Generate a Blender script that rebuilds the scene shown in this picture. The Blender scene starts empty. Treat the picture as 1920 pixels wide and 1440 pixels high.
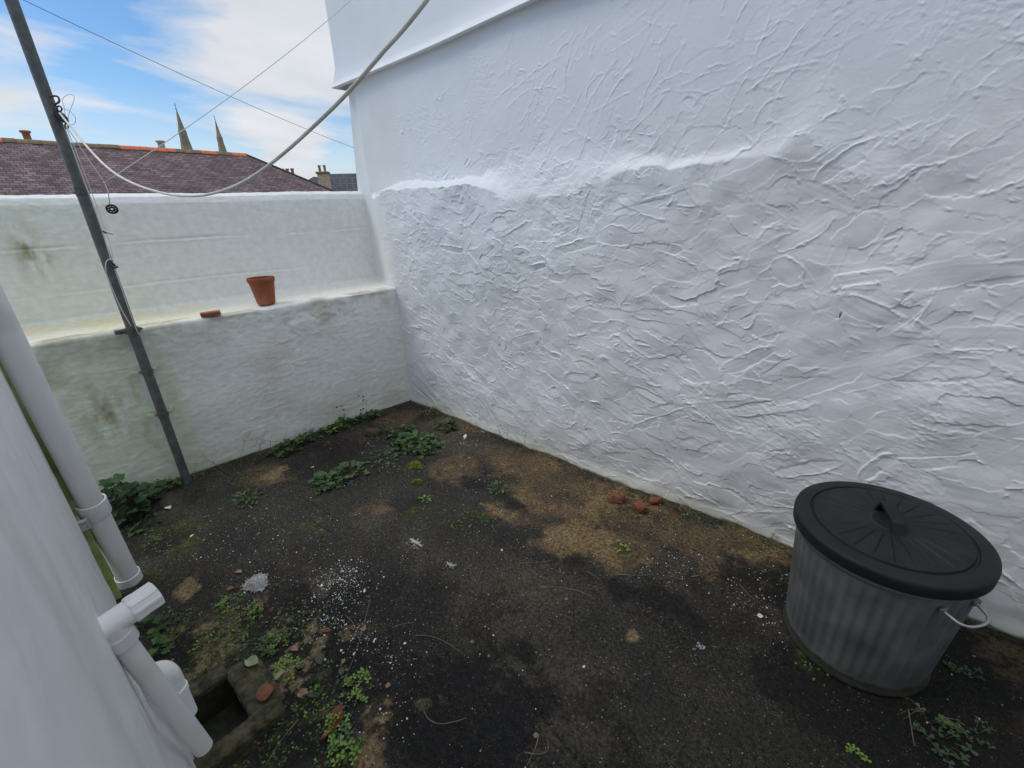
import bpy, math, random
import numpy as np
from mathutils import Vector, Matrix

# ------------------------------------------------------------------ camera, sky, sun, exposure
SC = bpy.context.scene
COL = SC.collection
CAM = np.array([2.8952, -1.9525, 1.45])
CR = np.array([0.75390, 0.65568, -0.04141]); CU = np.array([-0.21222, 0.30268, 0.92917]); CF = np.array([-0.62177, 0.69171, -0.36734])
FPX = 830.74
cd = bpy.data.cameras.new('camera'); cam = bpy.data.objects.new('camera', cd); COL.objects.link(cam)
cd.sensor_width = 36; cd.lens = FPX / 1920 * 36; cd.clip_start = 0.02; cd.clip_end = 3000
cam.matrix_world = Matrix([[CR[0], CU[0], -CF[0], CAM[0]], [CR[1], CU[1], -CF[1], CAM[1]], [CR[2], CU[2], -CF[2], CAM[2]], [0, 0, 0, 1]])
SC.camera = cam
SUN_EL = math.radians(52); SUN_AZ_DIR = Vector((-0.75, -0.66, 0)).normalized()   # direction towards the sun, on plan
sd = Vector((SUN_AZ_DIR.x * math.cos(SUN_EL), SUN_AZ_DIR.y * math.cos(SUN_EL), math.sin(SUN_EL)))
sl = bpy.data.lights.new('sun', 'SUN'); sl.energy = 1.15; sl.angle = math.radians(24); sl.color = (1, 0.96, 0.9)
so = bpy.data.objects.new('sun', sl); COL.objects.link(so); so.rotation_euler = sd.to_track_quat('Z', 'Y').to_euler()
W = bpy.data.worlds.new('World'); SC.world = W; W.use_nodes = True
nt = W.node_tree; nt.nodes.clear()
N = nt.nodes.new
def L(a, b): nt.links.new(a, b)
out = N('ShaderNodeOutputWorld'); bg = N('ShaderNodeBackground'); bg.inputs['Strength'].default_value = 0.14
sky = N('ShaderNodeTexSky'); sky.sky_type = 'NISHITA'; sky.sun_disc = False; sky.sun_elevation = SUN_EL
sky.sun_rotation = math.atan2(SUN_AZ_DIR.x, SUN_AZ_DIR.y); sky.air_density = 1.0; sky.dust_density = 0.6; sky.ozone_density = 2.2
tc = N('ShaderNodeTexCoord')
def math_n(op, a, b=None, clamp=False):
    m = N('ShaderNodeMath'); m.operation = op; m.use_clamp = clamp
    for i, v in enumerate((a, b)):
        if v is None: continue
        if isinstance(v, (int, float)): m.inputs[i].default_value = v
        else: L(v, m.inputs[i])
    return m.outputs[0]
sep = N('ShaderNodeSeparateXYZ'); L(tc.outputs['Generated'], sep.inputs[0])
# clouds lie on a flat layer high above: direction / height
den = math_n('ADD', math_n('MAXIMUM', sep.outputs[2], 0.0), 0.16)
cx_ = math_n('DIVIDE', sep.outputs[0], den); cy_ = math_n('DIVIDE', sep.outputs[1], den)
cmb = N('ShaderNodeCombineXYZ'); L(cx_, cmb.inputs[0]); L(cy_, cmb.inputs[1]); cmb.inputs[2].default_value = 0.0
mp = N('ShaderNodeMapping'); L(cmb.outputs[0], mp.inputs[0]); mp.inputs['Location'].default_value = (3.7, 1.3, 0.4); mp.inputs['Scale'].default_value = (1.0, 0.55, 1)
n1 = N('ShaderNodeTexNoise'); L(mp.outputs[0], n1.inputs['Vector']); n1.inputs['Scale'].default_value = 1.7; n1.inputs['Detail'].default_value = 11; n1.inputs['Roughness'].default_value = 0.56; n1.inputs['Distortion'].default_value = 0.35
r1 = N('ShaderNodeValToRGB'); r1.color_ramp.elements[0].position = 0.44; r1.color_ramp.elements[1].position = 0.66
n2 = N('ShaderNodeTexNoise'); L(mp.outputs[0], n2.inputs['Vector']); n2.inputs['Scale'].default_value = 3.1; n2.inputs['Detail'].default_value = 6
cc = N('ShaderNodeMixRGB'); L(n2.outputs['Fac'], cc.inputs[0]); cc.inputs[1].default_value = (5.2, 5.5, 6.0, 1); cc.inputs[2].default_value = (7.9, 8.15, 8.5, 1)
hz = math_n('SUBTRACT', 1.0, math_n('MULTIPLY', math_n('MAXIMUM', sep.outputs[2], 0.0), 5.0), True)
hz = math_n('MULTIPLY', hz, 0.75)
def toward(px, r0, r1, amt):
    d = (px[0] - 960) / 830.74 * CR - (px[1] - 720) / 830.74 * CU + CF; d = d / np.linalg.norm(d)
    vm = N('ShaderNodeVectorMath'); vm.operation = 'DOT_PRODUCT'; L(tc.outputs['Generated'], vm.inputs[0]); vm.inputs[1].default_value = tuple(d)
    mr = N('ShaderNodeMapRange'); mr.interpolation_type = 'SMOOTHSTEP'; L(vm.outputs['Value'], mr.inputs[0]); mr.inputs[1].default_value = math.cos(math.radians(r1)); mr.inputs[2].default_value = math.cos(math.radians(r0)); mr.inputs[3].default_value = 0; mr.inputs[4].default_value = amt; return mr.outputs[0]
nfac = n1.outputs['Fac']
for args in (((520, 80), 3, 15, .12), ((420, 30), 1, 9, .04), ((60, 235), 2, 9, .14), ((150, 60), 3, 15, -.05), ((290, 210), 1, 8, -.12), ((610, 240), 1, 6, -.10), ((560, 290), 1, 4, .22)):
    nfac = math_n('ADD', nfac, toward(*args))
L(nfac, r1.inputs[0])
up_fill = N('ShaderNodeMapRange'); L(sep.outputs[2], up_fill.inputs[0]); up_fill.inputs[1].default_value = .50; up_fill.inputs[2].default_value = .72; up_fill.inputs[4].default_value = .85
fac = math_n('MAXIMUM', math_n('MAXIMUM', r1.outputs[0], hz), up_fill.outputs[0])
sat = N('ShaderNodeHueSaturation'); L(sky.outputs[0], sat.inputs['Color']); sat.inputs['Saturation'].default_value = 1.26; sat.inputs['Value'].default_value = 1.25
mx = N('ShaderNodeMixRGB'); L(fac, mx.inputs[0]); L(sat.outputs[0], mx.inputs[1]); L(cc.outputs[0], mx.inputs[2])
ov = N('ShaderNodeMixRGB'); ov.blend_type = 'MULTIPLY'; L(up_fill.outputs[0], ov.inputs[0]); L(mx.outputs[0], ov.inputs[1]); ov.inputs[2].default_value = (1.55, 1.55, 1.53, 1)   # overhead cloud, out of view, added and brightened to light the yard
L(ov.outputs[0], bg.inputs['Color']); L(bg.outputs[0], out.inputs['Surface'])
SC.view_settings.view_transform = 'Standard'; SC.view_settings.look = 'None'; SC.view_settings.gamma = 1; SC.view_settings.exposure = -0.30
SC.cycles.max_bounces = 6; SC.cycles.diffuse_bounces = 4

# ------------------------------------------------------------------ helpers
rnd = random.Random(7)
def ray(q): return (q[0] - 960) / FPX * CR - (q[1] - 720) / FPX * CU + CF
def G(q, z=0.0):                       # photo position -> point at height z
    d = ray(q); return CAM + d * ((z - CAM[2]) / d[2])
def PY(q, y): d = ray(q); return CAM + d * ((y - CAM[1]) / d[1])
def DP(q, dep): return CAM + ray(q) * dep

def vnoise(x, y, seed):
    rs = np.random.RandomState(seed); tab = rs.rand(256, 256)
    xi = np.floor(x).astype(int); yi = np.floor(y).astype(int); fx = x - xi; fy = y - yi
    fx = fx * fx * fx * (fx * (fx * 6 - 15) + 10); fy = fy * fy * fy * (fy * (fy * 6 - 15) + 10)
    a = tab[yi & 255, xi & 255]; b = tab[yi & 255, (xi + 1) & 255]; c = tab[(yi + 1) & 255, xi & 255]; d = tab[(yi + 1) & 255, (xi + 1) & 255]
    return (a * (1 - fx) + b * fx) * (1 - fy) + (c * (1 - fx) + d * fx) * fy
def fbm(x, y, scale, octv, seed, rough=0.5):      # about -1..1
    s = 0; a = 1; t = 0
    for i in range(octv):
        s = s + a * (vnoise(x * scale + 17.3 * i + 40, y * scale + 9.1 * i + 40, seed + i) * 2 - 1); t += a; a *= rough; scale *= 2.03
    return s / t
def sstep(a, b, x): t = np.clip((x - a) / (b - a), 0, 1); return t * t * (3 - 2 * t)

def tag(o, label=None, cat=None, group=None, kind=None):
    if label: o['label'] = label
    if cat: o['category'] = cat
    if group: o['group'] = group
    if kind: o['kind'] = kind
    return o
def empty(name, loc, label, cat, group=None, rz=0):
    o = bpy.data.objects.new(name, None); COL.objects.link(o); o.location = loc; o.rotation_euler = (0, 0, rz); o.empty_display_size = 0.05
    return tag(o, label, cat, group)
def link(name, me, parent=None, loc=None):
    o = bpy.data.objects.new(name, me); COL.objects.link(o)
    if loc is not None: o.location = loc
    if parent is not None: o.parent = parent
    return o
def mesh_np(name, V, F, mat, smooth=True, cols=None):
    """V (n,3), F (m,4) int"""
    me = bpy.data.meshes.new(name); n, m, k = len(V), len(F), F.shape[1]
    me.vertices.add(n); me.vertices.foreach_set('co', np.asarray(V, np.float32).ravel())
    me.loops.add(m * k); me.loops.foreach_set('vertex_index', F.astype(np.int32).ravel())
    me.polygons.add(m); me.polygons.foreach_set('loop_start', np.arange(0, m * k, k, dtype=np.int32)); me.polygons.foreach_set('loop_total', np.full(m, k, np.int32))
    me.polygons.foreach_set('use_smooth', np.full(m, smooth, bool))
    me.update(calc_edges=True)
    if cols:
        for cn, arr in cols.items():
            at = me.color_attributes.new(cn, 'FLOAT_COLOR', 'POINT'); at.data.foreach_set('color', np.asarray(arr, np.float32).ravel())
    me.materials.append(mat)
    return me
def gridF(ny, nx, keep=None, flip=False):
    i = np.arange(ny - 1)[:, None] * nx + np.arange(nx - 1)[None]
    F = np.stack([i, i + 1, i + nx + 1, i + nx], -1)
    F = F[keep] if keep is not None else F.reshape(-1, 4)
    F = F.reshape(-1, 4)
    return F[:, ::-1] if flip else F

class MB:                                # a mesh builder that joins shapes into one mesh
    def __init__(s): s.v = []; s.f = []; s.m = []
    def add(s, vs, fs, mi=0):
        b = len(s.v); s.v += [tuple(map(float, v)) for v in vs]; s.f += [tuple(b + i for i in f) for f in fs]; s.m += [mi] * len(fs)
    def box(s, c, size, rz=0, bev=0.0, mi=0, R=None, jit=0):
        hx, hy, hz_ = size[0] / 2, size[1] / 2, size[2] / 2; b = min(bev, hx * .9, hy * .9, hz_ * .9)
        vs = []; fs = []
        if b <= 0:
            vs = [(x, y, z) for x in (-hx, hx) for y in (-hy, hy) for z in (-hz_, hz_)]
            fs = [(0, 1, 3, 2), (4, 6, 7, 5), (0, 4, 5, 1), (2, 3, 7, 6), (0, 2, 6, 4), (1, 5, 7, 3)]
        else:
            idx = {}
            for sx in (-1, 1):
                for sy in (-1, 1):
                    for sz in (-1, 1):
                        for a in range(3):
                            p = [sx * (hx - (b if a != 0 else 0)), sy * (hy - (b if a != 1 else 0)), sz * (hz_ - (b if a != 2 else 0))]
                            idx[(sx, sy, sz, a)] = len(vs); vs.append(p)
            for a in range(3):
                o1, o2 = [k for k in range(3) if k != a]
                for sgn in (-1, 1):
                    q = []
                    for (u, v) in ((-1, -1), (1, -1), (1, 1), (-1, 1)):
                        s3 = [0, 0, 0]; s3[a] = sgn; s3[o1] = u; s3[o2] = v; q.append(idx[(*s3, a)])
                    fs.append(tuple(q))
            for a in range(3):
                o1, o2 = [k for k in range(3) if k != a]
                for u in (-1, 1):
                    for v in (-1, 1):
                        s0 = [0, 0, 0]; s0[o1] = u; s0[o2] = v
                        lo = list(s0); lo[a] = -1; hi = list(s0); hi[a] = 1
                        fs.append((idx[(*lo, o1)], idx[(*hi, o1)], idx[(*hi, o2)], idx[(*lo, o2)]))
            for sx in (-1, 1):
                for sy in (-1, 1):
                    for sz in (-1, 1): fs.append(tuple(idx[(sx, sy, sz, a)] for a in range(3)))
        M = R if R is not None else Matrix.Rotation(rz, 3, 'Z')
        c = Vector(c); o = [M @ Vector([q + rnd.uniform(-jit, jit) for q in p]) + c for p in vs]
        s.add(o, fs, mi); return s
    def tube(s, pts, r, n=10, cap=True, mi=0):
        P = [Vector(p) for p in pts]; rs = [r] * len(P) if isinstance(r, (int, float)) else list(r)
        vs = []; fs = []; up = None
        for i, p in enumerate(P):
            t = (P[min(i + 1, len(P) - 1)] - P[max(i - 1, 0)]).normalized()
            if up is None: up = Vector((0, 0, 1)) if abs(t.z) < .9 else Vector((1, 0, 0))
            a = (up - t * up.dot(t)).normalized(); up = a; b = t.cross(a)
            for k in range(n):
                an = 2 * math.pi * k / n; vs.append(p + (a * math.cos(an) + b * math.sin(an)) * rs[i])
        for i in range(len(P) - 1):
            for k in range(n): fs.append((i * n + k, i * n + (k + 1) % n, (i + 1) * n + (k + 1) % n, (i + 1) * n + k))
        if cap: fs.append(tuple(range(n))[::-1]); fs.append(tuple((len(P) - 1) * n + k for k in range(n)))
        s.add(vs, fs, mi); return s
    def lathe(s, prof, n=32, c=(0, 0, 0), rmod=None, mi=0, M=None):
        vs = []; fs = []
        for i, (r, z) in enumerate(prof):
            for k in range(n):
                an = 2 * math.pi * k / n; rr, zz = (r, z) if rmod is None else rmod(r, z, an, i)
                v = Vector((rr * math.cos(an), rr * math.sin(an), zz)); v = (M @ v if M else v) + Vector(c); vs.append(v)
        for i in range(len(prof) - 1):
            for k in range(n): fs.append((i * n + k, i * n + (k + 1) % n, (i + 1) * n + (k + 1) % n, (i + 1) * n + k))
        s.add(vs, fs, mi); return s
    def build(s, name, mats, parent=None, smooth=False, loc=None, auto=None):
        me = bpy.data.meshes.new(name); off = Vector(loc) if loc is not None else Vector((0, 0, 0))
        me.from_pydata([tuple(Vector(v) - off) for v in s.v], [], s.f); 
        for m in (mats if isinstance(mats, (list, tuple)) else [mats]): me.materials.append(m)
        me.polygons.foreach_set('material_index', s.m)
        me.polygons.foreach_set('use_smooth', [smooth] * len(s.f)); me.update()
        if auto is not None:
            import bmesh
            bm = bmesh.new(); bm.from_mesh(me); bmesh.ops.recalc_face_normals(bm, faces=bm.faces)
            for e in bm.edges: e.smooth = not (len(e.link_faces) == 2 and e.calc_face_angle(0) > math.radians(auto))
            bm.to_mesh(me); bm.free()
        return link(name, me, parent, loc)
def bez(pts, n=12):                       # Catmull-Rom through points
    P = [Vector(p) for p in pts]; P = [P[0] * 2 - P[1]] + P + [P[-1] * 2 - P[-2]]; o = []
    for i in range(1, len(P) - 2):
        for k in range(n):
            t = k / n; a, b, c, d = P[i - 1], P[i], P[i + 1], P[i + 2]
            o.append(0.5 * ((2 * b) + (c - a) * t + (2 * a - 5 * b + 4 * c - d) * t * t + (3 * b - a - 3 * c + d) * t ** 3))
    o.append(P[-2]); return o

# ------------------------------------------------------------------ materials
def mat(name, col, rough=0.6, metal=0.0, var=0.0, scale=20, bump=0.0, bscale=60, spec=None, col2=None, attr=None, det=6, lo=.35, hi=.65, dist=0.002, coat=0):
    m = bpy.data.materials.new(name); m.use_nodes = True; t = m.node_tree; b = t.nodes['Principled BSDF']
    b.inputs['Roughness'].default_value = rough; b.inputs['Metallic'].default_value = metal
    if spec is not None: b.inputs['Specular IOR Level'].default_value = spec
    if coat: b.inputs['Coat Weight'].default_value = coat
    tcn = t.nodes.new('ShaderNodeTexCoord'); co = tcn.outputs['Object']
    if attr:
        a = t.nodes.new('ShaderNodeVertexColor'); a.layer_name = attr; src = a.outputs['Color']
    else:
        rgb = t.nodes.new('ShaderNodeRGB'); rgb.outputs[0].default_value = (*col, 1); src = rgb.outputs[0]
    if col2 is not None or var:
        n = t.nodes.new('ShaderNodeTexNoise'); n.inputs['Scale'].default_value = scale; n.inputs['Detail'].default_value = det; t.links.new(co, n.inputs['Vector'])
        r = t.nodes.new('ShaderNodeMapRange'); t.links.new(n.outputs['Fac'], r.inputs[0]); r.inputs[1].default_value = lo; r.inputs[2].default_value = hi
        mx = t.nodes.new('ShaderNodeMixRGB'); t.links.new(r.outputs[0], mx.inputs[0])
        if col2 is not None: t.links.new(src, mx.inputs[1]); mx.inputs[2].default_value = (*col2, 1); src = mx.outputs[0]
        else:
            mu = t.nodes.new('ShaderNodeMixRGB'); mu.blend_type = 'MULTIPLY'; mu.inputs[0].default_value = 1
            mx.inputs[1].default_value = (1 - var,) * 3 + (1,); mx.inputs[2].default_value = (1 + var,) * 3 + (1,)
            t.links.new(src, mu.inputs[1]); t.links.new(mx.outputs[0], mu.inputs[2]); src = mu.outputs[0]
    t.links.new(src, b.inputs['Base Color'])
    if bump:
        n = t.nodes.new('ShaderNodeTexNoise'); n.inputs['Scale'].default_value = bscale; n.inputs['Detail'].default_value = 5; t.links.new(co, n.inputs['Vector'])
        bp = t.nodes.new('ShaderNodeBump'); bp.inputs['Strength'].default_value = bump; bp.inputs['Distance'].default_value = dist; t.links.new(n.outputs['Fac'], bp.inputs['Height']); t.links.new(bp.outputs[0], b.inputs['Normal'])
    return m
M_B = mat('white_masonry_paint', (.8, .81, .83), .62, attr='tint', bump=.35, bscale=140, dist=.0015, var=.02, scale=6)
M_A = mat('stained_wall_paint', (.7, .7, .66), .7, attr='tint', bump=.5, bscale=70, dist=.003, var=.05, scale=25)
M_BOARD = mat('smooth_white_render', (.80, .81, .82), .55, var=.03, scale=3, bump=.15, bscale=60)
M_W = mat('near_white_render', (.76, .77, .79), .6, attr='tint', bump=.3, bscale=40, dist=.002, var=.03, scale=9)
M_PVC = mat('white_plastic_pipe', (.82, .82, .80), .38, col2=(.66, .64, .58), lo=.5, hi=.8, scale=7, bump=.08, bscale=90)
M_PVC2 = mat('painted_white_pipe', (.84, .84, .82), .5, col2=(.62, .61, .56), lo=.52, hi=.8, scale=16, bump=.4, bscale=120, dist=.001)
M_CLIP = mat('grubby_white_plastic', (.6, .6, .57), .5, col2=(.3, .3, .25), scale=60)
M_POLE = mat('weathered_grey_pole', (.080, .086, .083), .5, col2=(.15, .155, .14), scale=30, lo=.42, hi=.75, bump=.3, bscale=120, dist=.001)
M_POLE2 = mat('dark_grey_fitting', (.05, .055, .055), .55, col2=(.12, .12, .11), scale=60)
M_ROPE = mat('plastic_coated_cable', (.80, .79, .68), .42, col2=(.62, .61, .50), scale=14)
M_STR = mat('white_cord', (.62, .62, .58), .7)
M_WIRE = mat('grey_wire', (.22, .24, .28), .5)
M_IRON = mat('dark_iron', (.02, .02, .024), .45, var=.3, scale=80)
M_TERRA = mat('terracotta', (.30, .085, .035), .78, col2=(.36, .17, .10), lo=.5, hi=.85, scale=22, bump=.2, bscale=120)
M_BRICK = mat('red_brick', (.26, .085, .035), .85, col2=(.12, .045, .022), scale=45, bump=.8, bscale=90, dist=.004)
M_GALV = mat('galvanised_steel', (.27, .275, .275), .55, metal=.4, col2=(.13, .134, .134), scale=9, lo=.3, hi=.7, bump=.15, bscale=80, dist=.001)
M_GALV2 = mat('mossy_base_ring', (.07, .075, .06), .7, metal=.2, col2=(.03, .035, .02), scale=30)
M_LID = mat('black_plastic', (.009, .009, .011), .58, spec=.3, col2=(.020, .021, .024), scale=12, lo=.3, hi=.8, bump=.12, bscale=200, dist=.001)
M_ROD = mat('galvanised_rod', (.42, .44, .47), .4, metal=.6)
M_LEAFD = mat('dark_green_leaf', (.024, .062, .022), .55, col2=(.045, .09, .028), scale=40, spec=.4)
M_LEAFB = mat('bright_green_leaf', (.13, .25, .035), .5, col2=(.22, .33, .05), scale=50, spec=.4)
M_LEAFM = mat('mid_green_leaf', (.042, .105, .03), .55, col2=(.075, .14, .035), scale=50, spec=.4)
M_LEAFP = mat('purple_grey_leaf', (.06, .055, .05), .6, col2=(.05, .08, .03), scale=50)
M_MOSS = mat('bright_moss', (.12, .2, .02), .9, col2=(.22, .3, .03), scale=90)
M_STEM = mat('green_stem', (.11, .12, .05), .6)
M_DRY = mat('dry_stem', (.17, .12, .08), .8, col2=(.32, .25, .17), scale=20)
M_TWIG = mat('grey_brown_twig', (.11, .085, .06), .8, col2=(.3, .26, .2), scale=25)
M_LEAFR = mat('dead_brown_leaf', (.25, .075, .03), .55, col2=(.12, .035, .02), scale=50, spec=.5)
M_LEAFT = mat('dead_tan_leaf', (.33, .2, .12), .6, col2=(.2, .11, .06), scale=40)
M_LEAFG = mat('pale_green_dead_leaf', (.33, .38, .24), .6, col2=(.22, .27, .12), scale=30)
M_FLAKE = mat('white_paint_flake', (.75, .74, .70), .7)
M_PAPER = mat('white_scrap', (.7, .72, .74), .6)
M_FLUFF = mat('grey_white_fluff', (.78, .77, .76), .95, col2=(.45, .44, .43), scale=130)
M_PAINTSP = mat('dried_pale_paint', (.50, .52, .51), .7, col2=(.3, .31, .3), scale=60)
M_CONC = mat('mossy_concrete_rim', (.115, .098, .055), .92, col2=(.030, .032, .014), scale=30, lo=.36, hi=.62, bump=1, bscale=110, dist=.006, det=10)
M_PIT = mat('dark_pit', (.018, .017, .013), .8, col2=(.035, .040, .015), scale=30, bump=.8, bscale=50, dist=.01)
M_ALGAE = mat('algae_green', (.33, .39, .13), .8, col2=(.2, .26, .07), scale=18, lo=.4, hi=.7)

# ------------------------------------------------------------------ wall B: trowelled render as real relief
def stroke_relief():
    ST = 0.0026; s0, s1, z0, z1 = -0.75, 4.6, -0.05, 2.42
    nx = int((s1 - s0) / ST) + 1; nz = int((z1 - z0) / ST) + 1
    S = s0 + ST * np.arange(nx); Z = z0 + ST * np.arange(nz)
    SS, ZZ = np.meshgrid(S, Z)
    rs = np.random.RandomState(11)
    edge = fbm(SS, ZZ, 16, 4, 50, .62); crumb = fbm(SS, ZZ, 60, 3, 90, .6); long_ = fbm(SS, ZZ, 5, 3, 70)
    H = fbm(SS, ZZ, 2.2, 3, 20) * .004
    def lay(cs, cz, ang, ln, wd, amp, fill, tilt, ridge, outline=False):
        R = max(ln, wd) * 1.25
        i0 = max(int((cs - R - s0) / ST), 0); i1 = min(int((cs + R - s0) / ST) + 1, nx); j0 = max(int((cz - R - z0) / ST), 0); j1 = min(int((cz + R - z0) / ST) + 1, nz)
        if i1 - i0 < 3 or j1 - j0 < 3: return
        sl_ = np.s_[j0:j1, i0:i1]
        x = SS[sl_] - cs; y = ZZ[sl_] - cz; ca, sa = math.cos(ang), math.sin(ang)
        u = (x * ca + y * sa) / ln; v = (-x * sa + y * ca) / wd
        v = v + bend * (u * u - .3) 
        d = (np.abs(u) ** 2.6 + np.abs(v) ** 2.2) ** (1 / 2.3) + edge[sl_] * .34 + long_[sl_] * .25 + crumb[sl_] * .05
        m = 1 - sstep(.985, 1.0 + .0035 / wd, d)
        h = H[sl_]; jc, ic = (j1 - j0) // 2, (i1 - i0) // 2
        base = h[max(jc - 6, 0):jc + 6, max(ic - 6, 0):ic + 6].mean()
        plane = base * .9 + tilt * v * amp - .15 * amp + fine(u, v) * amp * .10
        h2 = h * (1 - m * fill) + plane * m * fill
        rw = rs.uniform(.0022, .0045) / wd
        rr = np.exp(-((d - 1.02) / rw) ** 2) * np.clip(.12 + crumb[sl_] * 1.3 + long_[sl_] * .9 + v * side * .75, 0, 1.3)
        H[sl_] = h2 + rr * ridge * amp
    def fine(u, v): return np.sin(v * 9 + bend * 7) * .5
    # coarse trowel coat on the lower wall
    n = 5200
    for i in range(n):
        cs = rs.uniform(-.7, 4.6); cz = rs.uniform(-.02, 1.72)
        t = np.clip((cs - .2) / 3.2, 0, 1)
        big = .52 + .50 * t
        ln = rs.uniform(.040, .14) * big * (1 if rs.rand() < .75 else 1.8); wd = rs.uniform(.020, .064) * big
        a0 = (-.62 + .85 * t) + (.28 if cz > .9 else -.05)
        ang = a0 + rs.normal(0, .5); bend = rs.uniform(-.35, .35); side = rs.choice([-1, 1])
        lay(cs, cz, ang, ln, wd, .0043 * (.40 + 1.1 * rs.rand() ** 2), rs.uniform(.55, .95), rs.uniform(-1.0, 1.0), rs.uniform(.2, .65))
    # thin coat on the upper wall: shallow, faint outlines and hooks
    n = 700
    for i in range(n):
        cs = rs.uniform(-.75, 4.6); cz = rs.uniform(1.6, 2.42); t = np.clip((cs - .2) / 3.0, 0, 1)
        ln = rs.uniform(.03, .13) * (.7 + .9 * t); wd = rs.uniform(.012, .045) * (.7 + .9 * t)
        ang = (1.0 - .55 * t) + rs.normal(0, .6); bend = rs.uniform(-.4, .4); side = rs.choice([-1, 1])
        lay(cs, cz, ang, ln, wd, .0015 + .0014 * t, rs.uniform(.1, .55), rs.uniform(-.5, .5), rs.uniform(.25, .8))
    # crumbs and drips in clusters
    for i in range(420):
        cs = rs.uniform(-.7, 4.6); cz = rs.uniform(.0, 2.3); r = rs.uniform(.004, .010)
        if cz > 1.65 and rs.rand() < .5: continue
        for k in range(rs.randint(1, 6)):
            a = cs + rs.normal(0, .03); b = cz + rs.normal(0, .018)
            i0 = max(int((a - .03 - s0) / ST), 0); i1 = int((a + .03 - s0) / ST); j0 = max(int((b - .03 - z0) / ST), 0); j1 = int((b + .03 - z0) / ST)
            sl_ = np.s_[j0:j1, i0:i1]
            if i1 - i0 < 3 or j1 - j0 < 3: continue
            wq = edge[sl_] * .02; H[sl_] += np.exp(-(((SS[sl_] - a + wq) / (r * rs.uniform(.7, 2.2))) ** 2 + ((ZZ[sl_] - b + wq + (SS[sl_] - a) * .5) / (r * .6)) ** 2)) * rs.uniform(.001, .0035)
    H += (crumb * .0007 + fbm(SS * .4, ZZ + SS * .2, 110, 2, 150) * .0011) * sstep(.12, .45, fbm(SS, ZZ, 3.5, 3, 130)) 
    return S, Z, SS, ZZ, H
S_, Z_, SS, ZZ, HB = stroke_relief()
def shoulder_z(s): return 1.60 + .022 * np.sin(s * 3.1 + .6) + .012 * np.sin(s * 7.7 + 1) + fbm(s, s * 0, 2.3, 3, 3) * .028
def upper_back(s): return .125 * (1 - sstep(-.1, 2.6, s)) + .008
zt = shoulder_z(SS); back = upper_back(SS)
crisp = np.maximum(1 - sstep(.75, 1.15, SS + fbm(SS, SS * 0, 4, 2, 45) * .2), np.exp(-((SS - 2.12) / .40) ** 4)); crisp = .42 + .58 * crisp; crisp = crisp * (1 - sstep(2.4, 2.7, SS)); sharp = .05 + .42 * (1 - crisp)
prof = np.clip((ZZ - (zt - .02 - .10 * (1 - crisp)) - fbm(SS, ZZ, 9, 3, 46) * .02) / sharp, 0, 1); prof = 1 - (1 - prof) ** 1.5; prof = sstep(0, 1, prof) * .6 + prof * .4
lump = fbm(SS, ZZ, 1.7, 4, 33) * .026 + fbm(SS, ZZ, 5.5, 3, 37) * .009
corner_in = .17 * sstep(0.02, -.52, SS) * sstep(.85, .97, ZZ)             # the wall bends back above the ledge
low = corner_in - lump * sstep(-.3, .3, SS)
smooth_l = sstep(-.25, .22, SS) * .9 + .1                               # smoother plaster at the corner
rough_low = np.where(ZZ < zt, 1, 1)
DY = np.where(prof < 1e-4, low, low * (1 - prof) + prof * np.maximum(back, corner_in)) - HB * smooth_l
# foot of the wall: the coat kicks out slightly
DY -= .012 * (1 - sstep(0, .07, ZZ))
left = np.interp(ZZ, [0, 1.6, 2.4], [-.62, -.585, -.49])
XX = np.where(SS < left, left + (SS - left) * .02, SS)
YY = DY
colB = np.empty(SS.shape + (4,)); dirt = np.clip((.10 + .05 * fbm(SS, ZZ, 3, 3, 210) - ZZ) / .10, 0, 1); dirt2 = np.clip((.30 + .12 * fbm(SS, ZZ, 2, 3, 220) - ZZ) / .3, 0, 1)
st = np.clip(fbm(SS, ZZ, 4, 4, 240) - .35, 0, 1) * 1.0 * (ZZ < 1.75)
wB = np.array([.79, .805, .825]); d1 = np.array([.50, .49, .36]); d2 = np.array([.66, .66, .62]); d3 = np.array([.58, .55, .48])
c = wB * np.ones(SS.shape + (3,)); c = c + (d2 - c) * (dirt2 * .6)[..., None]; c = c + (d1 - c) * (dirt ** 1.5 * .8)[..., None]; c = c + (d3 - c) * (st * .55)[..., None]
foot = np.clip((.018 + .012 * fbm(SS, ZZ, 14, 3, 260) - ZZ) / .012, 0, 1); c = c + (np.array([.06, .07, .03]) - c) * (foot * .85)[..., None]
cnr = (1 - sstep(0, .25, SS)) * .5; c = c + (np.array([.74, .74, .70]) - c) * cnr[..., None]
colB[..., :3] = c; colB[..., 3] = 1
nz, nx = SS.shape
# wrap both ends back so the wall is solid
Pm = np.stack([XX, YY, ZZ], -1)
Lf = Pm[:, :1].copy(); Lf[..., 1] = .55; Rt = Pm[:, -1:].copy(); Rt[..., 1] = .55
Pm = np.concatenate([Lf, Pm, Rt], 1); colB = np.concatenate([colB[:, :1], colB, colB[:, -1:]], 1)
me = mesh_np('rendered_wall', Pm.reshape(-1, 3), gridF(nz, nx + 2), M_B, True, {'tint': colB.reshape(-1, 4)})
bh = empty('rendered_house', (2, .3, 0), 'white house wall with thick trowelled render, filling the right side of the yard', 'house')
def under(o, p): o.parent = p; o.matrix_parent_inverse = Matrix.Translation(p.location).inverted(); return o
under(link('wall', me), bh)
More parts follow.
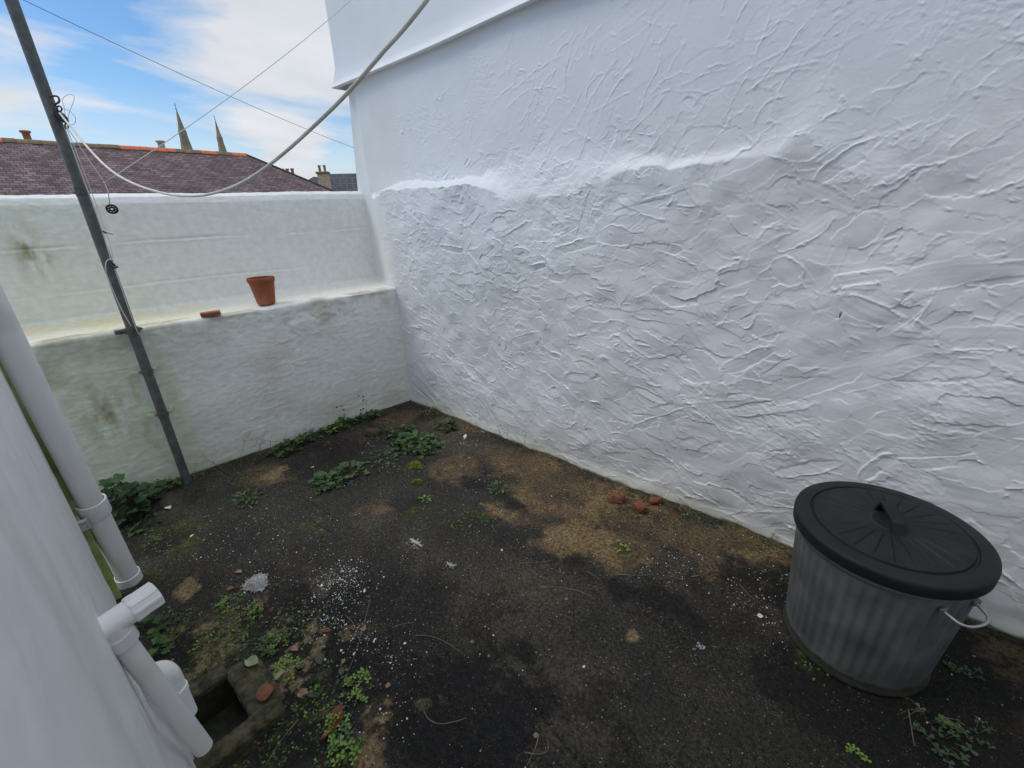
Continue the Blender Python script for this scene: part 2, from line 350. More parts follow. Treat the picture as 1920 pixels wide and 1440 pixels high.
# upper smooth render with a bell-cast lower edge
zb = 2.325
mb = MB(); xs = list(np.linspace(-.56, 4.6, 130)); prf = [(.03, .012), (-.028, 0), (-.032, .004), (-.020, .018), (-.008, .05), (0, .12), (.002, .3), (.0, .8), (0, .95), (.4, .95)]
vs = []; fs = []
for i, x in enumerate(xs):
    base = float(upper_back(np.float64(x))) - .022; wob = .006 * math.sin(x * 2.3) + .004 * math.sin(x * 5.9 + 1)
    zlow = zb + wob * .6 - .004 * max(x, 0)
    for (dy, dz) in prf: 
        xx = x if i > 0 else x + (.0 if dz < .1 else .03 + .08 * min(dz / 1.2, 1) ** .8 * .5)
        vs.append((xx, base + dy + wob, zlow + dz))
k = len(prf)
for i in range(len(xs) - 1):
    for j in range(k - 1): fs.append((i * k + j, (i + 1) * k + j, (i + 1) * k + j + 1, i * k + j + 1))
b0 = len(vs); 
for j in range(1, k - 1): v = vs[j]; vs.append((v[0], .55, v[2]))
for j in range(1, k - 2): fs.append((j, b0 + j - 1, b0 + j, j + 1))
mb.add(vs, fs); under(mb.build('upper_render', M_BOARD, None, True, auto=50), bh)
mb = MB(); mb.box((2.1, 1.2, 1.6), (5.1, 1.9, 3.2)); under(mb.build('core', M_BOARD), bh)
# a straw coloured snail stuck to the wall
p = PY((1575, 590), -.012); mb = MB(); mb.tube([p + (0, 0, -.012), p + (0.001, -.003, -.004), p + (.001, -.003, .005), p + (.003, 0, .012)], [.001, .0035, .004, .0015], 7)
tag(mb.build('wall_fixing', M_DRY, None, True), 'tiny straw coloured chrysalis stuck on the trowelled white wall above the bin', 'chrysalis')

# ------------------------------------------------------------------ wall A: stained garden wall with a deep ledge
DA = np.array([.1162, .9932, 0.]); NA = np.array([.9932, -.1162, 0.])
along = np.arange(-3.6, .5, .006)
path = []                                           # (depth, height)
def seg(a, b, st=.006):
    n = max(int(math.hypot(b[0] - a[0], b[1] - a[1]) / st), 1)
    for i in range(n): path.append((a[0] + (b[0] - a[0]) * i / n, a[1] + (b[1] - a[1]) * i / n))
seg((0, -.05), (0, .922)); seg((0, .922), (.007, .931), .004); seg((.007, .931), (.50, .942)); seg((.50, .942), (.522, .965), .006); seg((.522, .965), (.525, 1.575)); seg((.525, 1.575), (.545, 1.612), .005); seg((.545, 1.612), (.585, 1.632), .006); seg((.585, 1.632), (.70, 1.63)); seg((.70, 1.63), (.74, 1.60)); seg((.74, 1.60), (.74, -.05), .1); path.append((.74, -.05))
path = np.array(path); AA, JJ = np.meshgrid(along, np.arange(len(path))); Dp = path[JJ, 0]; Zp = path[JJ, 1]
tx = np.gradient(path[:, 0]); tz = np.gradient(path[:, 1]); ln = np.hypot(tx, tz); nd = (tz / ln)[JJ]; nzz = (-tx / ln)[JJ]
plen = np.concatenate([[0], np.cumsum(np.hypot(np.diff(path[:, 0]), np.diff(path[:, 1])))])[JJ]
disp = fbm(AA, plen, 3, 3, 301, .5) * .009 + fbm(AA * .9, plen, 14, 4, 310, .6) * .0018 + fbm(AA * .5, plen * 1.3, 45, 3, 315, .6) * .0016
edge_lump = np.exp(-((plen - .955) / .05) ** 2) * (fbm(AA, AA * 0, 3.5, 4, 320) * .018)
disp = disp + edge_lump
ridg = 1 - np.abs(fbm(AA * .8 + .1 * fbm(AA, plen, 5, 3, 380), plen * 2.0, 6, 5, 382, .6)) * 2.2
disp = disp + np.clip(ridg - .78, 0, 1) * .010 * (Zp > .1) * np.clip(.5 + fbm(AA, plen, 2.5, 3, 386), 0, 1) + fbm(AA * .8, plen * 1.1, 30, 4, 388, .7) * .0014
sc_ = np.exp(-(((AA + .62) / .30) ** 2 + ((Zp - .84) / .09) ** 2)) * fbm(AA, plen, 11, 4, 333) * .022 * (Dp < .1); disp = disp + sc_
for zc, amp in ((1.11, .006), (1.36, .008)):
    zl = zc + .004 * np.sin(AA * 4) + .003 * fbm(AA, AA * 0, 6, 3, 5)
    disp = disp + (Dp > .5) * (Zp < 1.6) * (-np.exp(-((Zp - zl) / .007) ** 2) * amp * 1.2 + np.exp(-((Zp - zl + .014) / .007) ** 2) * amp * .7) * np.clip(.6 + fbm(AA, AA * 0, 2.6, 4, int(zc * 100)) * 1.8, .05, 1)
Dd = Dp - disp * nd; Zd = Zp - disp * nzz + (fbm(AA, AA * 0, 1.5, 3, 340) * .008) * (Zp > 1.55)
X = DA[0] * AA - NA[0] * Dd; Y = DA[1] * AA - NA[1] * Dd
base = np.array([.84, .84, .80]); c = base * np.ones(AA.shape + (3,))
def mixc(c, col, f): return c + (np.array(col) - c) * np.clip(f, 0, 1)[..., None]
nzA = fbm(AA, plen, 1.6, 4, 350); nzB = fbm(AA, plen, 6, 4, 355)
c = mixc(c, (.60, .67, .47), (sstep(-.9, -2.2, AA) * .8 + .05) * (.55 + .5 * nzA) * np.where(Dp < .1, 1, .75))
c = mixc(c, (.90, .84, .70), (Dp > .02) * (Dp < .51) * (Zp < 1.) * (.35 + .4 * nzB))
c = mixc(c, (.80, .72, .48), (Dp > .02) * (Dp < .51) * (Zp < 1.) * sstep(-.7, -1.8, AA) * (.55 + .8 * nzB))
c = mixc(c, (.60, .58, .44), (Dp < .1) * np.clip(.35 - Zp, 0, 1) * 2.0 * (.5 + nzB))
c = mixc(c, (.40, .38, .28), (Dp < .1) * sstep(.66, .91, Zp) * np.clip(fbm(AA, plen, 4.3, 5, 360, .65) * 1.9 - .05, 0, 1) * .65)
c = mixc(c, (.30, .27, .18), (Dp < .1) * sstep(.885, .915, Zp) * np.clip(fbm(AA, plen, 7, 4, 362) * 2, 0, 1) * .5)
def blob(a, z, ra, rz, upper): return np.exp(-((AA - a) / ra) ** 2 - ((Zp - z) / rz) ** 2) * ((Dp > .5) if upper else (Dp < .1))
nzC = fbm(AA * 2.2, plen, 9, 4, 392, .6)
c = mixc(c, (.34, .31, .16), blob(-1.86, 1.34, .06, .13, True) * np.clip(.45 + 1.6 * nzC, 0, 1) + blob(-1.835, 1.31, .05, .03, True) * .6 * np.clip(.6 + 1.5 * nzC, 0, 1))
c = mixc(c, (.33, .32, .14), blob(-1.80, .50, .085, .17, False) * np.clip(.55 + 1.5 * nzC, 0, 1)); c = mixc(c, (.36, .36, .17), blob(-1.92, .72, .12, .12, False) * (.5 + .8 * nzB))
c = mixc(c, (.42, .50, .22), blob(-1.655, .45, .04, .5, False) * np.clip(.4 + 1.2 * nzC, 0, 1) * .8); c = mixc(c, (.60, .66, .36), blob(-1.50, .4, .05, .4, False) * .5)
c = mixc(c, (.62, .55, .45), blob(-.95, .5, .12, .3, False) * .5 * (.5 + nzB)); c = mixc(c, (.55, .5, .36), blob(-.55, .86, .05, .08, False) * .6)
c = mixc(c, (.10, .12, .05), (Dp < .1) * np.clip((.020 + .016 * nzB - Zp) / .015, 0, 1) * .85)
c = mixc(c, (.84, .84, .82), ((Zp > 1.60) * .9))
cA = np.ones(AA.shape + (4,)); cA[..., :3] = c
me = mesh_np('garden_wall', np.stack([X, Y, Zd], -1).reshape(-1, 3), gridF(*AA.shape, flip=False), M_A, True, {'tint': cA.reshape(-1, 4)})
tag(link('garden_wall', me), 'low stained white garden wall with a deep ledge, facing the camera', 'wall')
def PA(q, d): # photo position -> plane parallel to wall A at depth d
    dd = ray(q); P0 = -NA * d; return CAM + dd * (np.dot(P0 - CAM, NA) / np.dot(dd, NA))

# ------------------------------------------------------------------ near house wall W on the left
YW = -2.03; XW = .695
xs = np.arange(XW, 5.2, .01); zs = np.arange(-.1, 2.84, .01); XXw, ZZw = np.meshgrid(xs, zs)
hw = fbm(XXw, ZZw, 3, 3, 401) * .003 + fbm(XXw, ZZw, 12, 3, 405) * .0013 + np.clip(1 - np.abs(fbm(XXw, ZZw * .6, 4, 4, 407)) * 9, 0, 1) * .0012
kick = .030 * (1 - sstep(.03, .30 , ZZw)) * sstep(.9, 1.5, XXw)                       # plaster bulges out at the foot
rnd_edge = -.012 * (1 - sstep(0, .03, XXw - XW))
Yw = YW + np.minimum(hw, .004) + kick + rnd_edge
cW = np.ones(XXw.shape + (4,)); cc_ = np.array([.80, .80, .79]) * np.ones(XXw.shape + (3,)); cc_ = cc_ + (np.array([.62, .62, .58]) - cc_) * (np.clip(fbm(XXw * 2, ZZw * .7, 3, 4, 410) - .1, 0, 1) * .7)[..., None]
cW[..., :3] = cc_
Pw = np.stack([XXw, Yw, ZZw], -1); Lw = Pw[:, :1].copy(); Lw[..., 1] = YW - .3; Pw = np.concatenate([Lw, Pw], 1); cW = np.concatenate([cW[:, :1], cW], 1)
hW = empty('near_house', (3, YW - .2, 0), 'smooth white house wall close to the camera along the left edge', 'house')
under(link('wall', mesh_np('near_wall', Pw.reshape(-1, 3), gridF(Pw.shape[0], Pw.shape[1], flip=True), M_W, True, {'tint': cW.reshape(-1, 4)})), hW)
mb = MB(); mb.box((2.96, YW - 1.6, 1.40), (4.5, 3.1, 2.86)); under(mb.build('core', M_BOARD), hW)
mb = MB(); mb.box((XW - .020, YW - .02 + .010, 1.4), (.036, .062, 2.8), bev=.004); e = under(mb.build('corner_strip', M_ALGAE), hW); e['label'] = 'algae green strip down the far edge of the wall'
# unseen wall added behind the camera to darken the bin side
hb = empty('rear_shade_wall', (5.3, -1, 0), 'white wall added out of view behind the camera to darken the yard', 'house')
mb = MB(); mb.box((5.6, -.75, 1.58), (1.2, 3.2, 3.16)); under(mb.build('wall', M_BOARD), hb)

# ------------------------------------------------------------------ ground
ST = .006; gx = np.arange(-.75, 5.05, ST); gy = np.arange(-2.4, .12, ST); GX, GY = np.meshgrid(gx, gy)
f1 = fbm(GX, GY, 1.4, 5, 501, .55); f2 = fbm(GX, GY, 7, 5, 505, .6); f3 = fbm(GX, GY, 28, 4, 509, .65); f4 = fbm(GX, GY, 3.2, 4, 520, .55)
WX = fbm(GX, GY, 5, 4, 540, .6) * .10; WY = fbm(GX, GY, 5, 4, 550, .6) * .10
def gb(q, r, ry=None, rot=0):                       # a stain or painted shade centred where the photo shows it, radius in metres
    p = G(q); x = GX - p[0] + WX; y = GY - p[1] + WY; ca, sa = math.cos(rot), math.sin(rot); u = (x * ca + y * sa) / r; v = (-x * sa + y * ca) / (ry or r)
    d = np.hypot(u, v) + f2 * .75 + f3 * .45
    return 1 - sstep(.7, 1.3, d)
c = np.array([.026, .024, .020]) * np.ones(GX.shape + (3,))
c = mixc(c, (.062, .053, .036), sstep(-.25, .5, f1 + .3 * f2)); c = mixc(c, (.014, .013, .013), sstep(.05, .5, f4 + .25 * f3) * .75)
brown = np.zeros(GX.shape)
for q, r, ry in (((980, 870), .22, .16), ((850, 880), .14, .12), ((1180, 960), .30, .13), ((1040, 1010), .10, .12), ((1280, 1000), .26, .11), ((1340, 1060), .10, .08), ((500, 890), .16, .08), ((735, 790), .12, .10), ((880, 800), .10, .08), ((370, 1100), .05, .05), ((1090, 930), .2, .15), ((1000, 930), .22, .10), ((1380, 1010), .16, .07), ((700, 960), .10, .06), ((940, 960), .10, .06), ((1120, 1010), .2, .12)):
    brown = np.maximum(brown, gb(q, r * 1.12, ry * 1.15, .1))
c = mixc(c, (.135, .085, .042), brown * np.clip(.65 + .5 * f2 + .5 * f3, 0, 1)); c = mixc(c, (.22, .15, .065), brown * sstep(.1, .5, f4 + f3 * .5) * .6)
for q, r in (((1040, 1015), .07), ((730, 1340), .05), ((370, 1095), .05), ((420, 1170), .05), ((1190, 1190), .03), ((520, 885), .07), ((690, 1420), .06), ((330, 1190), .03), ((1860, 1420), .10)):
    c = mixc(c, (.24, .17, .085), gb(q, r) * .8)
dark = np.zeros(GX.shape)  # dark soil; blobs by the bin also paint in vignette and contact shade
for q, r, ry in (((640, 840), .22, .12), ((800, 785), .10, .09), ((1800, 1250), .45, .30), ((1420, 1100), .14, .12), ((950, 930), .10, .06), ((640, 1170), .18, .14), ((900, 1330), .22, .20), ((560, 1330), .12, .1), ((300, 1000), .2, .1), ((1700, 1330), .34, .22), ((1880, 1180), .3, .3), ((1480, 1250), .12, .12), ((790, 790), .08, .08), ((880, 910), .08, .05), ((1230, 1130), .18, .06), ((250, 960), .2, .15), ((380, 1240), .12, .12), ((560, 1140), .1, .1)):
    dark = np.maximum(dark, gb(q, r, ry))
c = mixc(c, (.009, .008, .008), dark * .88); c = mixc(c, (.012, .010, .008), sstep(.02, .28, fbm(GX, GY, 4.5, 5, 570, .62)) * .62 * (1 - brown * .6))
damp_shade = np.clip(sstep(2.7, 3.3, GX + f1 * .35 + f2 * .2) * sstep(-1.15, -.75, GY + f2 * .15), 0, 1); c = mixc(c, (.006, .006, .005), damp_shade * .9); dark = np.maximum(dark, damp_shade)  # wet dark soil, with lens falloff painted in right of the bin
c = mixc(c, (.030, .014, .014), gb((640, 830), .16, .10) * .7)
moss = np.zeros(GX.shape)
for q, r, ry in (((330, 1010), .22, .12), ((590, 990), .10, .05), ((900, 970), .10, .05), ((1170, 1030), .06, .05), ((785, 960), .06, .12), ((1420, 1010), .16, .04), ((440, 1220), .16, .10), ((600, 1300), .10, .08), ((270, 1090), .12, .06), ((1500, 1215), .04, .10), ((480, 1400), .10, .1), ((1230, 960), .3, .03)):
    moss = np.maximum(moss, gb(q, r, ry))
aw = (GX - GY * .117)                                # distance from wall A along x
wallmoss = np.maximum((1 - sstep(.01, .05, -GY + f3 * .02)) * (.6 + .6 * f2), (1 - sstep(.02, .10, aw + f3 * .02)) * .7)
moss = np.maximum(moss * sstep(-.35, .25, f2 + f3 * .5), wallmoss)
c = mixc(c, (.042, .048, .013), moss * .75); c = mixc(c, (.10, .11, .022), moss * sstep(.1, .6, f3) * .6)
left_ = sstep(.9, 1.5, GX) * sstep(-1.35, -1.62, GY); c = mixc(c, (.20, .155, .08), left_ * sstep(.16, .30, f2 * .7 + f3 * .5) * .85); c = mixc(c, (.010, .009, .007), left_ * sstep(.10, .30, -f2 * .6 - f3 * .5) * .8)
c = mixc(c, (.11, .075, .038), sstep(-.6, -.05, GY) * sstep(.05, .35, f2 + f3 * .4) * .45)
# hairline cracks
crack = np.zeros(GX.shape)
for pl in ([(905, 1195), (930, 1225), (985, 1290), (1015, 1340), (1060, 1400), (1100, 1440)], [(620, 960), (560, 930), (520, 930)], [(560, 965), (600, 985), (640, 1010)]):
    P = [G(q)[:2] for q in pl]
    for a, b in zip(P[:-1], P[1:]):
        ab = b - a; t = np.clip(((GX - a[0]) * ab[0] + (GY - a[1]) * ab[1]) / (ab @ ab), 0, 1); crack = np.maximum(crack, np.exp(-((np.hypot(GX - a[0] - t * ab[0], GY - a[1] - t * ab[1]) + f2 * .005) / .0045) ** 2))
c = mixc(c, (.008, .008, .008), crack * .9)
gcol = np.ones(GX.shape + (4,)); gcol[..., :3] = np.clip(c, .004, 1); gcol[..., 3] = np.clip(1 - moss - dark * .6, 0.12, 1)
gh = f1 * .006 + f2 * .003 + f3 * .0020 * (1 + 1.2 * sstep(.6, -.2, f1 + .5)) + moss * .004 * (1 + f3) - crack * .006 + wallmoss * .012 - dark * .002
HX0, HX1, HY0, HY1 = 1.425, 1.655, -2.02, -1.845
inhole = (GX > HX0) & (GX < HX1) & (GY > HY0) & (GY < HY1)
keep = ~(inhole[:-1, :-1] & inhole[1:, 1:])
m = bpy.data.materials.new('yard_concrete'); m.use_nodes = True; t = m.node_tree; b = t.nodes['Principled BSDF']; b.inputs['Roughness'].default_value = .8; b.inputs['Specular IOR Level'].default_value = .3
va = t.nodes.new('ShaderNodeVertexColor'); va.layer_name = 'tint'; tco = t.nodes.new('ShaderNodeTexCoord')
def nz_(scale, det, rough=.6, d3='Object'):
    n = t.nodes.new('ShaderNodeTexNoise'); n.inputs['Scale'].default_value = scale; n.inputs['Detail'].default_value = det; n.inputs['Roughness'].default_value = rough; t.links.new(tco.outputs[d3], n.inputs['Vector']); return n.outputs['Fac']
def ramp(src, a, b_, c0, c1):
    r = t.nodes.new('ShaderNodeMapRange'); t.links.new(src, r.inputs[0]); r.inputs[1].default_value = a; r.inputs[2].default_value = b_; r.inputs[3].default_value = c0; r.inputs[4].default_value = c1; r.clamp = True; return r.outputs[0]
def mul(a, b_):
    r = t.nodes.new('ShaderNodeMath'); r.operation = 'MULTIPLY'
    for i, v in enumerate((a, b_)):
        if isinstance(v, (int, float)): r.inputs[i].default_value = v
        else: t.links.new(v, r.inputs[i])
    return r.outputs[0]
def mixn(f, a, bcol, mode='MIX'):
    r = t.nodes.new('ShaderNodeMixRGB'); r.blend_type = mode; 
    if isinstance(f, (int, float)): r.inputs[0].default_value = f
    else: t.links.new(f, r.inputs[0])
    t.links.new(a, r.inputs[1])
    if isinstance(bcol, tuple): r.inputs[2].default_value = (*bcol, 1)
    else: t.links.new(bcol, r.inputs[2])
    return r.outputs[0]
grain = nz_(260, 3); gr2 = nz_(75, 5, .7)
col = mixn(1.0, va.outputs['Color'], (1, 1, 1), 'MULTIPLY')
g3 = t.nodes.new('ShaderNodeCombineXYZ'); gv = ramp(gr2, .34, .66, .22, 1.95)
for i in range(3): t.links.new(gv, g3.inputs[i])
col = mixn(1.0, va.outputs['Color'], g3.outputs[0], 'MULTIPLY')
vo = t.nodes.new('ShaderNodeTexVoronoi'); vo.inputs['Scale'].default_value = 190; t.links.new(tco.outputs['Object'], vo.inputs['Vector'])
sp = mul(ramp(vo.outputs['Distance'], .22, .32, 1, 0), ramp(nz_(6, 4), .38, .58, 0.25, 1))
sepc = t.nodes.new('ShaderNodeSeparateColor'); t.links.new(vo.outputs['Color'], sepc.inputs[0])
sp = mul(mul(sp, ramp(sepc.outputs[0], .40, .60, 0, 1)), va.outputs['Alpha'])
col = mixn(mul(sp, .85), col, (.24, .20, .13))
vo2 = t.nodes.new('ShaderNodeTexVoronoi'); vo2.inputs['Scale'].default_value = 95; t.links.new(tco.outputs['Object'], vo2.inputs['Vector'])
sepd = t.nodes.new('ShaderNodeSeparateColor'); t.links.new(vo2.outputs['Color'], sepd.inputs[0])
sp2 = mul(mul(ramp(vo2.outputs['Distance'], .16, .24, 1, 0), ramp(sepd.outputs[1], .86, .88, 0, 1)), va.outputs['Alpha'])
col = mixn(mul(sp2, .85), col, (.38, .36, .30))
t.links.new(col, b.inputs['Base Color'])
bp = t.nodes.new('ShaderNodeBump'); bp.inputs['Strength'].default_value = .8; bp.inputs['Distance'].default_value = .007; t.links.new(nz_(130, 7, .75), bp.inputs['Height']); t.links.new(bp.outputs[0], b.inputs['Normal'])
M_GROUND = m
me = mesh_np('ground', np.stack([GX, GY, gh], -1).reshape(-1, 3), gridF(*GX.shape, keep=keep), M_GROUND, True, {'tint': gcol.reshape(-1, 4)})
tag(link('ground', me), kind='structure')
def gz(x, y):
    i = int(round((y - gy[0]) / ST)); j = int(round((x - gx[0]) / ST)); i = min(max(i, 0), len(gy) - 1); j = min(max(j, 0), len(gx) - 1); return float(gh[i, j])
def GG(q): p = G(q); p[2] = gz(p[0], p[1]); return p
# the land around, one big sheet well below the raised yard
mb = MB(); R_ = 1200; mb.add([(-R_, -R_, -1.2), (R_, -R_, -1.2), (R_, R_, -1.2), (-R_, R_, -1.2)], [(0, 1, 2, 3)])
tag(mb.build('terrain', mat('town_ground', (.09, .1, .07), .9, col2=(.13, .12, .1), scale=.2)), kind='structure')

# ------------------------------------------------------------------ gully
gu = empty('drain_gully', (1.54, -1.93, 0), 'open square drain gully with rough mossy concrete rim beside the waste pipe', 'drain')
def rough_box(c, size, st=.012, amp=.006, seed=1, m_=None, name='rim'):
    import bmesh
    bm = bmesh.new(); bmesh.ops.create_cube(bm, size=1)
    for v in bm.verts: v.co = Vector((v.co.x * size[0], v.co.y * size[1], v.co.z * size[2]))
    for a in range(3):
        n = max(int(size[a] / st), 1)
        es = [e for e in bm.edges if abs((e.verts[0].co - e.verts[1].co).normalized()[a]) > .9]
        bmesh.ops.subdivide_edges(bm, edges=es, cuts=n, use_grid_fill=True)
    V = np.array([v.co[:] for v in bm.verts]); hs = np.array(size) / 2
    nn = np.array([(np.array(v.co) / hs) for v in bm.verts]); 
    d = fbm(V[:, 0] + V[:, 2] * 1.7 + seed, V[:, 1] + V[:, 2] * 1.3, 22, 5, 600 + seed, .75)
    for i, v in enumerate(bm.verts):
        w = np.clip(np.abs(nn[i]), 0, 1) ** 14; out_ = np.sign(nn[i]) * w
        k = max(w.sum() - 1, 0) * .5
        v.co = Vector(V[i] + out_ * (d[i] * amp - k * amp * .9))
    me = bpy.data.meshes.new(name); bm.to_mesh(me); bm.free(); me.materials.append(m_); me.polygons.foreach_set('use_smooth', [True] * len(me.polygons))
    o = link(name, me, None, c); return o
under(rough_box((HX1 + .032, -1.895, -.012), (.058, .25, .10), st=.005, amp=.009, seed=1, m_=M_CONC), gu); under(rough_box((1.535, HY1 + .050, -.022), (.25, .10, .060), st=.005, amp=.007, seed=2, m_=M_CONC), gu)
under(rough_box((HX0 - .030, -1.94, -.004), (.06, .20, .030), st=.006, amp=.008, seed=3, m_=M_CONC), gu)
mb = MB(); cx, cy = (HX0 + HX1) / 2, (HY0 + HY1) / 2; w, d_ = HX1 - HX0 + .012, HY1 - HY0 + .012
V = [(cx + sx * w / 2, cy + sy * d_ / 2, z) for z in (.0, -.13) for sx, sy in ((-1, -1), (1, -1), (1, 1), (-1, 1))]
mb.add(V, [(0, 4, 5, 1), (1, 5, 6, 2), (2, 6, 7, 3), (3, 7, 4, 0), (4, 7, 6, 5)]); under(mb.build('pit', M_PIT), gu)

# ------------------------------------------------------------------ pipes
def pipe_sock(name, a, b, r, m_, parent, n=28): return MB().tube([a, b], r, n).build(name, m_, parent, True, auto=40)
dpb = G((245, 1090)); dpb = np.array([dpb[0], dpb[1], 0.])
dp = empty('soil_pipe', tuple(dpb), 'fat white downpipe standing on the ground beyond the near wall edge', 'pipe')
top_ = PY((0, 604), -1.985); lean = Vector(top_ - dpb).normalized(); dp.rotation_euler = Vector((0, 0, 1)).rotation_difference(lean).to_euler()
def at(p, z): return (0, 0, z)
pp = MB().tube([(0, 0, .012), (0, 0, .44)], .0385, 32).build('pipe', M_PVC, dp, True, auto=40); MB().tube([(0, 0, .44), (0, 0, 3.0)], .0385, 32).build('pipe', M_PVC, dp, True, auto=40)
MB().lathe([(.0415, .47), (.0475, .468), (.048, .46), (.0475, .405), (.046, .40), (.0405, .398)], 36).build('socket', M_PVC, dp, True, auto=40)
MB().lathe([(.0405, .05), (.0445, .048), (.0445, .0), (.040, -.004)], 36).build('collar', M_PVC, dp, True, auto=40)
clip = MB(); clip.box((.030, -.052, .425), (.075, .012, .030), bev=.003); clip.box((.070, -.046, .425), (.016, .036, .046), bev=.003); clip.tube([(.078, -.044, .425), (.086, -.044, .425)], .006, 8); clip.build('bracket', M_CLIP, dp)
# waste pipe out of the near wall: stub, capped end, branch down to the gully
a = DP((170, 1196), .94); ra_, rb_ = ray((170, 1196)), ray((293, 1112)); b = DP((293, 1112), .94 * float(ra_ @ rb_) / float(rb_ @ rb_) + .012); A_ = Vector(a); B_ = Vector(b); u = (B_ - A_).normalized(); A0 = A_ - u * .10
wp = empty('waste_pipe', tuple(A_), 'white waste pipe with capped stub end, branching down into the drain gully', 'pipe')
r = .0255
def wbuild(mb, name, m_=M_PVC2): return under(mb.build(name, m_, None, True, auto=35), wp)
LN = (B_ - A_).length
wbuild(MB().tube([A0, A_ + u * (LN * .62)], r, 28), 'stub')
wbuild(MB().tube([A_ + u * (LN * .10), A_ + u * (LN * .12), A_ + u * (LN * .57), A_ + u * (LN * .58)], [r, r + .0025, r + .0025, r], 28), 'tee')
def capmod(rr, z, an, i): return (rr + (.0022 if math.sin(an * 9) > 0.2 else 0) if 1 < i < 6 else rr, z)
Mr = u.to_track_quat('Z', 'Y').to_matrix()
cp = MB().lathe([(r, 0), (r + .004, .001), (r + .0045, .004), (r + .0045, .012), (r + .0035, .024), (r + .0040, LN * .45), (r + .002, LN * .46), (r * .5, LN * .462), (.0001, LN * .462)], 72, c=A_ + u * (LN * .56), rmod=capmod, M=Mr); wbuild(cp, 'end_cap')
T0 = A_ + u * (LN * .27); E = Vector(G((388, 1408), .05)); E = Vector(DP((368, 1384), 1.19)); v = (E - T0).normalized()
wbuild(MB().tube([T0, T0 + v * .028, T0 + v * .030, T0 + v * .062, T0 + v * .064], [r + .0035, r + .0035, r + .005, r + .005, r], 28), 'branch_socket')
wbuild(MB().tube([T0 + v * .02, T0 + v * .3, E, E + v * .05], [.0225, .0225, .0225, .0225], 28), 'branch_pipe', M_PVC)
# second small pipe with elbow
ob = G((352, 1345), .02); oe = ob + np.array([-.02, -.0, 0]); 
q0 = Vector(DP((290, 1262), 1.22)); q1 = Vector(DP((314, 1264), 1.22)); q2 = Vector(DP((330, 1296), 1.24)); q3 = Vector(DP((350, 1340), 1.27))
pl = bez([q0 + Vector((-.0, -.07, -.0)), q0, q1, q2, q3], 8)
ov = empty('overflow_pipe', tuple(q0), 'short white elbow pipe half hidden behind the waste pipe, over the gully', 'pipe')
under(MB().tube(pl, .0265, 24).build('pipe', M_PVC2, None, True, auto=40), ov)
dv = (q3 - q2).normalized(); under(MB().tube([q2 - dv * .012, q2 - dv * .010, q2 + dv * .006, q2 + dv * .008], [.0265, .0295, .0295, .0265], 24).build('collar', M_PVC2, None, True, auto=40), ov)

# ------------------------------------------------------------------ washing line pole
PB = np.array([-.112, -1.566, 0.]); pole = empty('line_pole', tuple(PB), 'tall thin grey pole standing in front of the stained garden wall', 'pole')
MB().tube([(0, 0, -.05), (0, 0, .46)], .0225, 28).build('pole_tube', M_POLE, pole, True, auto=40); MB().tube([(0, 0, .46), (0, 0, .945)], .0235, 28).build('pole_tube', M_POLE, pole, True, auto=40)
MB().tube([(0, 0, .945), (0, 0, 3.1)], .0225, 28).build('pole_tube', M_POLE, pole, True, auto=40)
for z in (.451, .708):
    j = MB().tube([(0, 0, z - .014), (0, 0, z - .012), (0, 0, z + .012), (0, 0, z + .014)], [.0235, .0262, .0262, .0235], 28).build('joint_band', M_POLE2, pole, True, auto=40)
    lm_ = bpy.data.materials.get('lug_paint') or mat('lug_paint', (.5, .55, .36), .7); MB().box((-.045, -.045, z), (.05, .02, .018), rz=.8, bev=.003).build('wall_lug', lm_, pole); MB().box((-.03, .045, z + .006), (.07, .014, .016), rz=-.5, bev=.003).build('wall_lug', lm_, pole)
bk = MB(); bk.tube([(0, 0, .925), (0, 0, .955)], .031, 28); bk.box((-.02, -.045, .94), (.03, .05, .022), bev=.004); bk.box((-.055, .0, .935), (.05, .10, .006), bev=.001)
for a_ in range(6): bk.tube([(.034 * math.cos(a_), .034 * math.sin(a_), .940), (.041 * math.cos(a_), .041 * math.sin(a_), .940)], .005, 8)
bk.build('wall_bracket', M_POLE2, pole)
cl = MB(); cl.tube([(0, 0, 1.588), (0, 0, 1.626)], .0245, 28)
for a_ in (-.5, .1, .7): cl.tube([(.028 * math.cos(a_ - 1.1), .028 * math.sin(a_ - 1.1), 1.605), (.032 * math.cos(a_ - 1.1), .032 * math.sin(a_ - 1.1), 1.605)], .0042, 8)
cl.build('clamp_band', M_POLE2, pole, True, auto=40)
def PP(q, off=.0): # on the plane of the pole facing the camera, local to it
    dd = ray(q); n = np.array([.66, -.75, 0]) * 0 + np.array([.9932, -.1162, 0]); P0 = PB + n * off; return CAM + dd * (np.dot(P0 - CAM, n) / np.dot(dd, n))
def on(q, off=.03): return Vector(PP(q, off))
# pulley assembly
pu = empty('line_pulley', tuple(on((118, 232), .03)), 'black iron hook and pulley lashed near the top of the grey pole', 'pulley')
def up_(mb, name, m_=M_IRON, sm=True): return under(mb.build(name, m_, None, sm, auto=40), pu)
up_(MB().tube(bez([on((92, 183), .03), on((101, 180), .035), on((109, 182), .04), on((111, 190), .04), on((105, 195), .035), on((101, 198), .03)], 6), .0038, 8), 'hook')
up_(MB().tube(bez([on((107, 200)), on((112, 199)), on((116, 204)), on((113, 209)), on((108, 206)), on((107, 200))], 5), .0030, 8), 'shackle')
pc = on((115, 219), .035); dcam = (Vector(CAM) - pc).normalized(); side_ = (dcam.cross(Vector((0, 0, 1)))).normalized()
ax = (side_ * .25 + Vector((0, 0, 1))).normalized(); sd_ = ax.cross(dcam).normalized(); Rp = Matrix((sd_, ax, dcam)).transposed()
tilt = Matrix.Rotation(.35, 3, dcam)
wheel = MB(); 
